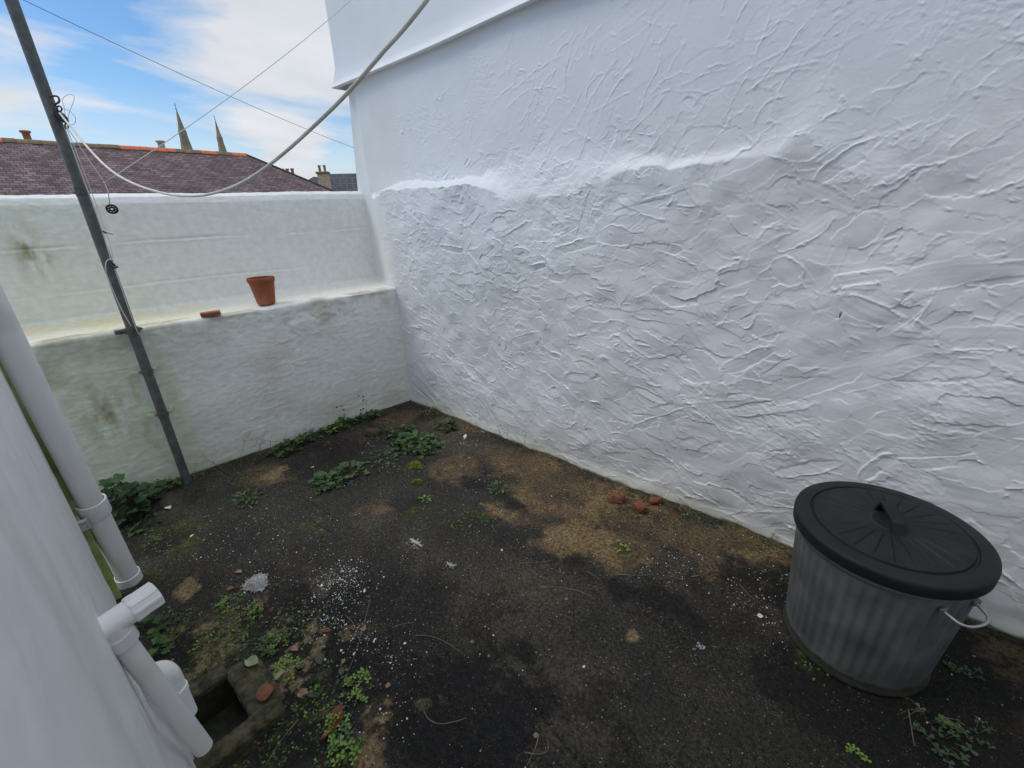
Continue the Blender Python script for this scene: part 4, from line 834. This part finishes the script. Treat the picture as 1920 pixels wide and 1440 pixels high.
def dead_leaf(q, kind, size, rz, m_, label, pitch=.1, lift=.006):
    p = GG(q)
    if HX0 - .03 < p[0] < HX1 + .09 and HY1 - .01 < p[1] < HY1 + .15: lift += .016
    mb = MB(); s = size; M3 = Matrix.Rotation(rz, 3, 'Z') @ Matrix.Rotation(-pitch, 3, 'Y')
    import math as _m
    n1, n2 = 10, 6; V = []; F = []
    for i in range(n1 + 1):
        t = i / n1; wd = {'oval': .34, 'round': .5, 'long': .2}[kind] * _m.sin(_m.pi * min(max(t, .02), .98)) ** .7 * (1.15 - .3 * t)
        for j in range(n2 + 1):
            v_ = (j / n2 * 2 - 1); y = v_ * wd; z = .12 * abs(v_) ** 1.5 * wd * 2 + .05 * _m.sin(t * 5 + v_ * 2 + q[0]) + .02 * _m.sin(t * 17 + v_ * 5)
            V.append(Vector((p[0], p[1], p[2] + lift)) + M3 @ Vector(((t - .5) * s, y * s, z * s)))
    for i in range(n1):
        for j in range(n2): a = i * (n2 + 1) + j; F.append((a, a + 1, a + n2 + 2, a + n2 + 1))
    mb.add(V, F); mb.tube([Vector((p[0], p[1], p[2] + lift)) + M3 @ Vector((-.5 * s, 0, 0)), Vector((p[0], p[1], p[2] + lift)) + M3 @ Vector((-.72 * s, .03 * s, .02 * s))], .0008, 5)
    tag(mb.build('fallen_leaf', m_, None, True, loc=tuple(p)), label, 'leaf', 'fallen leaves on the yard floor')
dead_leaf((502, 1306), 'round', .058, 1.3, M_LEAFR, 'large glossy red-brown leaf beside the drain gully')
dead_leaf((475, 1248), 'oval', .055, .4, M_LEAFG, 'pale curled grey-green leaf left of the clover, above the red leaf')
dead_leaf((528, 1273), 'oval', .048, 1.0, M_LEAFG, 'upright pale green leaf just above the red leaf', .5)
dead_leaf((433, 1106), 'oval', .036, .8, M_LEAFR, 'brown leaf left of the grey fluff, lower of two')
dead_leaf((448, 1073), 'oval', .032, .6, M_LEAFT, 'tan leaf at the upper left of the grey fluff')
dead_leaf((489, 1135), 'oval', .030, 1.8, M_LEAFR, 'small red leaf in the clover under the grey fluff')
dead_leaf((553, 1218), 'oval', .036, .2, M_LEAFT, 'tan leaf touching the right of the dense clover mound')
dead_leaf((613, 1183), 'long', .036, .9, M_LEAFR, 'narrow reddish leaf among the flakes above the long stalk')
dead_leaf((683, 1181), 'oval', .022, 1.9, M_LEAFT, 'small oval tan leaf on the long straight stalk')
dead_leaf((644, 1240), 'oval', .020, 2.2, M_LEAFT, 'small tan leaf left of the lower end of the long stalk')
dead_leaf((570, 1308), 'oval', .04, .6, M_LEAFT, 'pinkish tan leaf right of the red leaf', .2)
dead_leaf((586, 1305), 'long', .05, .5, M_LEAFP, 'dull brown shrivelled leaf touching the pinkish tan one')
dead_leaf((632, 1350), 'oval', .07, 1.9, M_LEAFR, 'long curled brown leaf standing in the bottom clover', .6, .015)
dead_leaf((617, 1375), 'long', .06, 1.3, M_LEAFR, 'dark curled brown leaf under the bottom clover', .4, .01)
dead_leaf((728, 1287), 'round', .018, .6, M_LEAFT, 'tiny round orange-tan leaf right of the upper clover clump')
dead_leaf((1062, 1126), 'oval', .016, .3, M_LEAFT, 'tiny tan leaf below the long mid-yard stalk')
dead_leaf((680 - 40, 1258), 'oval', .03, 2.6, M_LEAFP, 'dull dark leaf below the small tan leaf', .1)
dead_leaf((565, 1250), 'round', .028, .4, M_LEAFP, 'dull maroon leaf beside the sparse clover')
dead_leaf((1005, 1381), 'round', .016, .4, M_LEAFT, 'tiny tan leaf at the top of the pale bottom stalk')
dead_leaf((600, 1235), 'oval', .05, 2.9, M_LEAFP, 'thin dark leaf between the clover and the long stalk')
dead_leaf((586, 877), 'round', .022, .4, mat('lime_leaf', (.45, .55, .08), .6), 'tiny lime green leaf in the middle of the dark patch near the garden wall')
dead_leaf((872, 820), 'long', .055, 2.2, M_PAPER, 'narrow white scrap by the corner weeds near the white wall')
dead_leaf((316, 953), 'oval', .045, .4, M_PAPER, 'white scrap right of the mallow bush')
dead_leaf((1425, 1158), 'round', .02, .4, M_PAPER, 'white scrap left of the dustbin')
o = MB(); p = Vector((1.575, -1.905, -.11)); o.add([p + Vector(v) for v in ((-.02, -.008, 0), (.02, -.01, .01), (.024, .008, .015), (-.018, .012, .004))], [(0, 1, 2, 3)]); tag(o.build('paper_scrap', M_PAPER), 'white scrap lying inside the dark drain gully', 'scrap')
# fluff ball: matted fibre, many short curls over a lumpy heap
def fluff(q, rx, ry, h, n, label, m_=M_FLUFF, seed=1, rot=0):
    r = random.Random(seed); c0 = Vector(GG(q)); mb = MB(); ca, sa = math.cos(rot), math.sin(rot)
    V = []; F = []; nu, nv_ = 28, 12
    for i in range(nv_):
        t = i / (nv_ - 1)
        for k in range(nu):
            a = 2 * math.pi * k / nu; w = 1 + .22 * math.sin(a * 3 + seed) + .12 * math.sin(a * 7 + 2) ; x, y = rx * t * w * math.cos(a), ry * t * w * math.sin(a)
            z = h * (1 - t ** 2.2) * (1 + .55 * math.sin(x * 260 + seed) * math.sin(y * 310)) - .002; V.append(c0 + Vector((x * ca - y * sa, x * sa + y * ca, z)))
    for i in range(nv_ - 1):
        for k in range(nu): F.append((i * nu + k, i * nu + (k + 1) % nu, (i + 1) * nu + (k + 1) % nu, (i + 1) * nu + k))
    mb.add(V, F)
    for i in range(n):
        a = r.uniform(0, 6.28); t = math.sqrt(r.random()) * 1.08; w = 1 + .22 * math.sin(a * 3 + seed); x, y = rx * t * w * math.cos(a), ry * t * w * math.sin(a); p = c0 + Vector((x * ca - y * sa, x * sa + y * ca, max(h * (1 - t ** 2.2), 0) + .001))
        P = [p]; dd = Vector((r.uniform(-1, 1), r.uniform(-1, 1), r.uniform(-.3, .6))).normalized()
        for k in range(5): dd = (dd + Vector((r.uniform(-.9, .9), r.uniform(-.9, .9), r.uniform(-.5, .4)))).normalized(); P.append(P[-1] + dd * .004)
        mb.tube(P, [.0016, .0018, .0016, .0012, .001, .0005], 4, False)
    tag(mb.build('fluff_clump', m_, None, True, loc=tuple(c0)), label, 'fluff')
fluff((482, 1095), .042, .036, .024, 620, 'matted ball of grey-white fluff lying above the clover', seed=3, rot=.5)
def splat(q, rad, label, seed, arms=7):
    r = random.Random(seed); c0 = Vector(GG(q)); mb = MB(); n = 96; V = [c0 + Vector((0, 0, .005))]; ph = [r.uniform(0, 6.28) for _ in range(6)]; am = [r.uniform(.1, .5) for _ in range(6)]
    for k in range(n):
        a = 2 * math.pi * k / n; w = .42 + sum(am[i] * math.sin((i * 2 + 2) * a + ph[i]) for i in range(6)) * .42; w = max(w, .10); x, y = rad * w * math.cos(a) * 1.2, rad * w * math.sin(a); V.append(Vector((c0.x + x, c0.y + y, gz(c0.x + x, c0.y + y) + .003)))
    mb.add(V, [(0, 1 + k, 1 + (k + 1) % n) for k in range(n)]); 
    for k in range(14):
        a = r.uniform(0, 6.28); d = rad * r.uniform(.6, 1.3); x, y = c0.x + d * math.cos(a), c0.y + d * math.sin(a); z = gz(x, y) + .003; s = r.uniform(.0015, .004); mb.add([(x + s * math.cos(t_), y + s * math.sin(t_), z) for t_ in (0, 1.2, 2.5, 3.8, 5)], [(0, 1, 2, 3, 4)])
    tag(mb.build('paint_splash', M_PAINTSP, None, True, loc=tuple(c0)), label, 'paint splash')
splat((780, 1018), .038, 'dried white paint splash with long arms in mid yard', 4); splat((845, 1060), .022, 'fainter dried paint splash, nearer the camera than the long-armed one', 8); splat((1312, 1212), .012, 'speck of dried paint left of the dustbin on bare concrete', 12)
# paint flakes: beyond counting
r = np.random.RandomState(5); pts = []
for q, rad, n in (((640, 1085), .10, 260), ((630, 1110), .15, 200), ((660, 1180), .11, 130), ((600, 1160), .10, 90), ((560, 1010), .25, 120), ((1290, 1050), .16, 60), ((1250, 1075), .10, 40), ((1420, 1120), .12, 60), ((800, 775), .08, 60), ((700, 830), .14, 60), ((1200, 1000), .30, 70), ((1430, 1150), .10, 40), ((1460, 1090), .08, 25), ((720, 1230), .10, 60), ((900, 900), .25, 60), ((1000, 1000), .35, 60), ((480, 1100), .12, 50), ((1480, 1200), .10, 20), ((700, 1350), .12, 50), ((420, 1000), .2, 60), ((1380, 1010), .12, 25), ((900, 1200), .5, 90), ((870, 830), .08, 30), ((1860, 1300), .25, 16), ((645, 910), .06, 30), ((1640, 1330), .2, 12)):
    p = G(q)
    for i in range(n): pts.append((p[0] + r.normal(0, rad * .6), p[1] + r.normal(0, rad * .5)))
mb = MB()
for x, y in pts:
    if y > -.01 or x < .02 + y * .117 or y < -2.0: continue
    if (HX0 - .01 < x < HX1 + .07 and HY0 < y < HY1 + .09): continue
    if math.hypot(x - bx, y - by) < .21: continue
    s = min(float(np.exp(r.normal(-6.35, .42))), .006); z = gz(x, y) + .0022; n = r.randint(4, 7); a0 = r.rand() * 6.28; tx, ty = r.normal(0, .25, 2)
    V = []
    for k in range(n):
        a = a0 + 6.28 * k / n; rr = s * r.uniform(.6, 1.2); V.append((x + rr * math.cos(a), y + rr * math.sin(a), z + tx * rr * math.cos(a) + ty * rr * math.sin(a)))
    mb.add(V, [tuple(range(n))])
tag(mb.build('paint_flakes', M_FLAKE), 'white paint flakes scattered over the dark yard floor', 'paint flakes', None, 'stuff')

r2 = random.Random(77); mb = MB()
spots_ = [((430, 1200), .10, 150), ((560, 1170), .10, 90), ((600, 1310), .09, 130), ((500, 1400), .09, 70), ((330, 1160), .07, 70), ((300, 1010), .13, 80), ((620, 1400), .08, 60), ((1440, 1015), .12, 60), ((1250, 960), .15, 60), ((880, 975), .09, 50), ((740, 880), .10, 50), ((450, 900), .14, 90), ((700, 800), .15, 70), ((1520, 1250), .06, 20), ((470, 980), .12, 40)]
for q, rad, n in spots_:
    c0 = G(q)
    for i in range(n):
        x, y = c0[0] + r2.gauss(0, rad * .7), c0[1] + r2.gauss(0, rad * .6)
        if y > -.01 or y < -2.0 or x < .015 + y * .117 or (HX0 - .01 < x < HX1 + .01 and HY0 < y < HY1 + .01): continue
        for k in range(r2.randint(1, 3)): put_leaf(mb, r2.choice(['oval', 'heart']), (x, y, gz(x, y) + .002), r2.uniform(0, 6.28), r2.uniform(0, .9), r2.uniform(.004, .011), mi=r2.choice([0, 1, 1, 2, 3]))
tag(mb.build('moss_sprigs', [M_MOSS, M_LEAFM, M_LEAFD, M_LEAFB], None, True), 'tiny moss sprigs and seedlings dotted over the yard floor', 'moss', None, 'stuff')
r = np.random.RandomState(15); mb = MB()
for k in range(3800):
    q = r.rand()
    if q < .30: x = r.uniform(.0, 3.3); y = -abs(r.normal(0, .035)) - .012
    elif q < .55: y = r.uniform(-1.95, -.02); x = y * .117 + .012 + abs(r.normal(0, .07))
    elif q < .80: p = G(((430, 1180), (560, 1330), (300, 1030), (640, 830), (800, 790), (450, 1400))[r.randint(6)]); x = p[0] + r.normal(0, .14); y = p[1] + r.normal(0, .12)
    else: x = r.uniform(0, 3.6); y = r.uniform(-2, 0)
    if y > -.008 or y < -2.0 or x < .01 + y * .117 or (HX0 - .01 < x < HX1 + .07 and HY0 < y < HY1 + .09): continue
    s = float(np.exp(r.normal(-5.7, .45))); z = gz(x, y); a = r.rand() * 6.28; el = r.uniform(.3, 1); n = 5; V = []
    for t_ in range(n): an = 6.28 * t_ / n; u_1 = s * math.cos(an) * r.uniform(.7, 1.3); v_1 = s * el * math.sin(an) * r.uniform(.7, 1.3); V.append((x + u_1 * math.cos(a) - v_1 * math.sin(a), y + u_1 * math.sin(a) + v_1 * math.cos(a), z + r.uniform(-.001, .002)))
    V.append((x, y, z + s * r.uniform(.3, .9))); mb.add(V, [(t_, (t_ + 1) % n, n) for t_ in range(n)], r.choice([0, 0, 0, 1, 1, 2, 3]))
tag(mb.build('soil_litter', [mat('black_crumb', (.02, .017, .014), .9), mat('brown_crumb', (.09, .055, .028), .9), mat('tan_crumb', (.26, .19, .11), .9), mat('green_crumb', (.07, .09, .02), .9)]), 'soil crumbs and rotted litter along the wall feet and yard floor', 'litter', None, 'stuff')

# ------------------------------------------------------------------ houses across the way
def slate_mat(name, c1, c2, cm, wd=.32, ht=.16, patch=(.5, .5, .5)):
    m = bpy.data.materials.new(name); m.use_nodes = True; t = m.node_tree; b = t.nodes['Principled BSDF']; b.inputs['Roughness'].default_value = .7
    uv = t.nodes.new('ShaderNodeUVMap'); br = t.nodes.new('ShaderNodeTexBrick'); t.links.new(uv.outputs[0], br.inputs['Vector']); br.inputs['Scale'].default_value = 1; br.inputs['Brick Width'].default_value = wd; br.inputs['Row Height'].default_value = ht; br.inputs['Mortar Size'].default_value = .018; br.offset = .5; br.offset_frequency = 2; br.inputs['Mortar Smooth'].default_value = .4; br.inputs['Bias'].default_value = -.1
    br.inputs['Color1'].default_value = (*c1, 1); br.inputs['Color2'].default_value = (*c2, 1); br.inputs['Mortar'].default_value = (*cm, 1)
    n = t.nodes.new('ShaderNodeTexNoise'); n.inputs['Scale'].default_value = .9; n.inputs['Detail'].default_value = 8; n.inputs['Roughness'].default_value = .7; t.links.new(uv.outputs[0], n.inputs['Vector'])
    mr = t.nodes.new('ShaderNodeMapRange'); t.links.new(n.outputs['Fac'], mr.inputs[0]); mr.inputs[1].default_value = .35; mr.inputs[2].default_value = .68; mr.inputs[3].default_value = .5; mr.inputs[4].default_value = 1.35
    cb = t.nodes.new('ShaderNodeCombineXYZ'); [t.links.new(mr.outputs[0], cb.inputs[i]) for i in range(3)]
    mu = t.nodes.new('ShaderNodeMixRGB'); mu.blend_type = 'MULTIPLY'; mu.inputs[0].default_value = 1; t.links.new(br.outputs['Color'], mu.inputs[1]); t.links.new(cb.outputs[0], mu.inputs[2])
    n2 = t.nodes.new('ShaderNodeTexNoise'); n2.inputs['Scale'].default_value = 5; n2.inputs['Detail'].default_value = 4; t.links.new(uv.outputs[0], n2.inputs['Vector']); m2 = t.nodes.new('ShaderNodeMapRange'); t.links.new(n2.outputs['Fac'], m2.inputs[0]); m2.inputs[1].default_value = .62; m2.inputs[2].default_value = .75; m2.inputs[4].default_value = .5
    mx = t.nodes.new('ShaderNodeMixRGB'); t.links.new(m2.outputs[0], mx.inputs[0]); t.links.new(mu.outputs[0], mx.inputs[1]); mx.inputs[2].default_value = (*patch, 1); t.links.new(mx.outputs[0], b.inputs['Base Color'])
    bp = t.nodes.new('ShaderNodeBump'); bp.inputs['Strength'].default_value = .9; bp.inputs['Distance'].default_value = .03; t.links.new(br.outputs['Fac'], bp.inputs['Height']); bp.invert = True; t.links.new(bp.outputs[0], b.inputs['Normal']); return m
M_SLATE = slate_mat('purple_slate', (.12, .072, .074), (.27, .18, .18), (.035, .022, .022), wd=.34, ht=.20, patch=(.30, .23, .22)); M_SLATE2 = slate_mat('grey_slate', (.07, .075, .07), (.11, .11, .095), (.05, .05, .045), patch=(.17, .16, .11))
M_HW = mat('house_render', (.62, .58, .48), .85, var=.08, scale=2); M_CHIM = mat('cream_chimney', (.62, .48, .30), .85, col2=(.4, .33, .22), scale=6); M_RT1 = mat('orange_ridge_tile', (.72, .20, .07), .8, var=.1, scale=9); M_RT2 = mat('lichen_ridge_tile', (.22, .13, .075), .9, col2=(.27, .22, .12), scale=6); M_POT1 = mat('orange_pot', (.45, .20, .10), .8); M_POT2 = mat('cream_pot', (.62, .50, .38), .8)
def roof_plane(name, quad, m_, parent, uvs):
    me = bpy.data.meshes.new(name); me.from_pydata([tuple(v) for v in quad], [], [tuple(range(len(quad)))]); uvl = me.uv_layers.new(name='UVMap')
    for i, uv in enumerate(uvs): uvl.data[i].uv = uv
    me.materials.append(m_); return link(name, me, parent)
def hip_house(name, P1, P2, depth, pitch, label, wallm, roofm, zg=-1.2, hip1=True, hip2=True, group=None):
    P1 = Vector(P1); P2 = Vector(P2); u1 = (P2 - P1).normalized(); nn = Vector((u1.y, -u1.x, 0)); 
    if nn.dot(Vector(CAM) - P1) < 0: nn = -nn
    root = empty(name, (P1.x, P1.y, zg), label, 'house', group); O_ = Vector(root.location); dz = depth * math.tan(pitch); h1 = depth if hip1 else 0; h2 = depth if hip2 else 0
    c = [P1 - u1 * h1 + nn * depth, P2 + u1 * h2 + nn * depth, P2 + u1 * h2 - nn * depth, P1 - u1 * h1 - nn * depth]
    for v in c: v.z = P1.z - dz
    loc = lambda v: v - O_
    def pl(vs, e0): # uv along eave and up the slope
        ax_ = (vs[1] - vs[0]).normalized(); nrm = (vs[1] - vs[0]).cross(vs[2] - vs[0]).normalized(); up = nrm.cross(ax_); return [((v - vs[0]).dot(ax_) + 50, (v - vs[0]).dot(up)) for v in vs]
    for vs in ([c[0], c[1], P2, P1], [c[2], c[3], P1, P2], [c[1], c[2], P2], [c[3], c[0], P1]):
        roof_plane('roof', [loc(v) for v in vs], roofm, root, pl(vs, None))
    mb = MB(); i_ = .25; w = [v + (Vector((P1.x + P2.x, P1.y + P2.y, 0)) / 2 - Vector((v.x, v.y, 0))).normalized() * i_ for v in c]
    V = [Vector((v.x, v.y, zg)) - O_ for v in w] + [Vector((v.x, v.y, c[0].z - .02)) - O_ for v in w]; mb.add(V, [(0, 1, 5, 4), (1, 2, 6, 5), (2, 3, 7, 6), (3, 0, 4, 7), (4, 5, 6, 7)]); mb.build('wall', wallm, root)
    gt = MB(); gt.tube([loc(c[0]) + Vector((0, 0, -.05)) + nn * .05, loc(c[1]) + Vector((0, 0, -.05)) + nn * .05], .06, 8); gt.build('gutter', M_POLE2, root)
    return root, u1, nn, c
hr = 5.75; P1 = Vector(G((0, 262), hr)); P2 = Vector(G((460, 290), hr)); uu = (P2 - P1).normalized(); P0_ = P1 - uu * 7
h, u1, nn, cs4 = hip_house('slate_house', P0_, P2, 7.0, math.radians(33.5), 'long house with purple slate hipped roof and orange ridge tiles beyond the garden wall', M_HW, M_SLATE)
O_ = Vector(h.location); Ltot = (P2 - P0_).length; nt_ = 40
sag = lambda t: 0
for i in range(nt_):
    a = P0_ + u1 * (Ltot * i / nt_); b = P0_ + u1 * (Ltot * (i + 1) / nt_ - .015); fpx = 1 - (b - P2).length / 11.87
    pxs = fpx # fraction of the visible ridge
    orange = (.42 < fpx < .66 and rnd.random() < .97) or (.80 < fpx < .86) or fpx > .955 or fpx < .03
    mb = MB(); prf_ = [(-.24, -.13), (-.18, -.03), (-.09, .06), (0, .09), (.09, .06), (.18, -.03), (.24, -.13)]; V = []; z_ = rnd.uniform(-.012, .012)
    for e_ in (a, b):
        for (y_, zz) in prf_: V.append(e_ - O_ + nn * y_ + Vector((0, 0, zz + z_ + .01)))
    mb.add(V, [(k_, k_ + 1, 8 + k_, 7 + k_) for k_ in range(6)] + [tuple(range(7))[::-1], tuple(range(7, 14))]); o = mb.build('ridge_tile', M_RT1 if orange else M_RT2, h)
for e_, f_ in ((P2, cs4[1]), (P2, cs4[2])): MB().tube([e_ - O_ + Vector((0, 0, .02)), f_ - O_ + Vector((0, 0, .02))], .07, 8).build('hip_cap', mat('hip_cap', (.06, .05, .055), .8) if f_ is cs4[1] else bpy.data.materials['hip_cap'], h)
def chim_on(q, dist_scale, hgt, rad, m_, tall=.5):
    pass
def pot_at(q, dist, hgt, rad, m_, label):
    d = ray(q); d = d / math.hypot(d[0], d[1]); p = CAM + d * dist
    root = empty('chimney_stack', (p[0], p[1], p[2] - 1.6 - hgt), label, 'chimney'); MB().box((0, 0, .6), (.7, .9, 1.6), bev=.02).build('stack', M_CHIM, root)
    MB().lathe([(rad * .95, 1.35), (rad, 1.42), (rad * .8, 1.6), (rad * .85, 1.6 + hgt * .85), (rad * 1.2, 1.6 + hgt * .87), (rad * 1.2, 1.6 + hgt), (rad * .8, 1.6 + hgt), (rad * .6, 1.5)], 16).build('pot', m_, root, True)
pot_at((46, 245), 39, .75, .20, M_POT1, 'chimney behind the left part of the slate ridge, orange pot showing'); pot_at((300, 264), 42, .65, .24, M_POT2, 'chimney behind the middle of the slate ridge, cream pot showing')
# cream gable just showing at the left frame edge
pe = G((0, 366), 0) if False else None
d = ray((-2, 352)); d = d / math.hypot(d[0], d[1]); p = CAM + d * 9.0; gb_ = empty('cream_outbuilding', (p[0], p[1] - .32, -1.2), 'cream gable end just showing above the garden wall at the left frame edge', 'outbuilding'); mb = MB()
mb.add([(-.3, -.9, 0), (-.3, .42, 0), (-.3, .42, p[2] + 1.0), (-.3, .28, p[2] + 1.2), (-.3, -.9, p[2] + 1.2), (.0, -.9, 0), (.0, .42, 0), (.0, .42, p[2] + 1.0), (.0, .28, p[2] + 1.2), (.0, -.9, p[2] + 1.2)], [(0, 1, 2, 3, 4), (9, 8, 7, 6, 5), (0, 5, 6, 1), (1, 6, 7, 2), (2, 7, 8, 3), (3, 8, 9, 4), (4, 9, 5, 0)]); mb.build('wall', M_CHIM, gb_)
# church spires
M_SP = mat('spire_stone', (.40, .31, .18), .9, col2=(.24, .20, .13), scale=.5, bump=.4, bscale=2, dist=.1)
def spire(q, dist, rate, label):
    d = ray(q); d = d / math.hypot(d[0], d[1]); t_ = CAM + d * dist; root = empty('church_spire', (t_[0], t_[1], -1.2), label, 'spire', 'pair of church spires'); H_ = t_[2] + 1.2
    hs = 14.; prof = [(.02, H_ - .8)]; 
    for k in range(1, 15): z = H_ - .8 - k * 1.0; rr = .05 + k * rate; prof += [(rr + (.12 if k in (4, 8, 11, 13) else 0), z + .10), (rr + (.12 if k in (4, 8, 11, 13) else 0), z - .10)] if k in (4, 8, 11, 13) else [(rr, z)]
    MB().lathe(prof[::-1], 8).build('spire', M_SP, root)
    MB().box((0, 0, (H_ - 14.8) / 2), (14 * rate * 2 + .6, 14 * rate * 2 + .6, H_ - 14.8)).build('tower', M_SP, root)
    f_ = MB(); f_.tube([(0, 0, H_ - .9), (0, 0, H_)], .05, 6); f_.tube([(-.28, .2, H_ - .35), (.28, -.2, H_ - .35)], .05, 6); f_.lathe([(.001, H_ - 1.1), (.16, H_ - .95), (.001, H_ - .8)], 8); f_.build('finial', M_SP, root)
    for k in range(2):
        for s_ in range(8):
            if (s_ + k) % 2: continue
            a = s_ * math.pi / 4 + math.pi / 8; z = H_ - 9.2 - k * 3.0; rr = (H_ - .8 - z) * rate * .93 + .06
            MB().box((rr * math.cos(a), rr * math.sin(a), z), (.22, .35, .9), rz=a).build('lucarne', M_SP, root)
spire((327, 193), 115, .135, 'nearer and taller of the two stone church spires, left one'); spire((401, 216), 140, .125, 'farther, smaller stone church spire, right one')
# far roofs beyond the hip
def far(q, dist): d = ray(q); d = d / math.hypot(d[0], d[1]); return Vector(CAM + d * dist)
p1 = far((588, 331), 60); p2 = far((606, 330), 62); p2.z = p1.z; hip_house('grey_house', p1, p2, 6, math.radians(36), 'distant house with mossy grey hipped roof left of the cream chimney', M_HW, M_SLATE2)
p1 = far((618, 326), 66); p2 = far((700, 325), 66); p2.z = p1.z; s2, su, sn, sc4 = hip_house('solar_house', p1, p2, 7, math.radians(36), 'distant grey slate house with solar panels on its roof', M_HW, M_SLATE2)
# solar panels lie on the slope facing the camera
M_SOL = mat('solar_cell', (.012, .014, .03), .25, var=.3, scale=2); M_SOLF = mat('panel_frame', (.25, .26, .29), .5)
Osol = Vector(s2.location); slope_n = (sn * math.sin(math.radians(36)) + Vector((0, 0, math.cos(math.radians(36))))).normalized(); down = (sn * math.cos(math.radians(36)) - Vector((0, 0, math.sin(math.radians(36))))).normalized()
Rs = Matrix((su, down, slope_n)).transposed()
def slope_hit(q): dd = Vector(ray(q)); C_ = Vector(CAM); return C_ + dd * ((p1 - C_).dot(slope_n) / dd.dot(slope_n))
s0 = slope_hit((626, 336)); 
for rr_ in range(3):
    for cc__ in range(3 if rr_ < 2 else 4):
        pc_ = s0 + su * (cc__ * 1.45 - (1.45 if rr_ == 2 else 0)) + down * (rr_ * 1.25 + .5) + slope_n * .08; pn_ = MB().box(pc_ - Osol, (1.38, 1.18, .05), R=Rs).build('solar_panel', M_SOLF, s2)
        sp_ = MB()
        for a_ in (-.34, .34):
            sp_.box(pc_ - Osol + slope_n * .03 + su * a_, (.64, 1.08, .02), R=Rs)
        sp_.build('solar_cells', M_SOL, pn_)
def stack(q, dist, w, htot, npots, label, rz=0, cm=M_CHIM):
    p = far(q, dist); root = empty('chimney_stack', (p.x, p.y, p.z - htot), label, 'chimney', rz=rz); MB().box((0, 0, htot / 2), (w, w * .75, htot), bev=.02).build('stack', cm, root); MB().box((0, 0, htot - .12), (w * 1.18, w * .95, .22), bev=.03).build('cap', M_RT2, root)
    for i in range(npots):
        x = (i - (npots - 1) / 2) * w / npots; MB().lathe([(.14, htot), (.12, htot + .5), (.17, htot + .52), (.17, htot + .62), (.11, htot + .62)], 12, c=(x, 0, 0)).build('pot', M_POT1 if i % 2 else M_RT2, root, True)
stack((605, 322), 56, 1.05, 2.9, 2, 'cream chimney stack with two pots between the distant grey roofs', rz=.8); stack((541, 330), 50, 1.3, 2.0, 3, 'distant chimney with three small pots peeping over the slate hip', rz=.8)
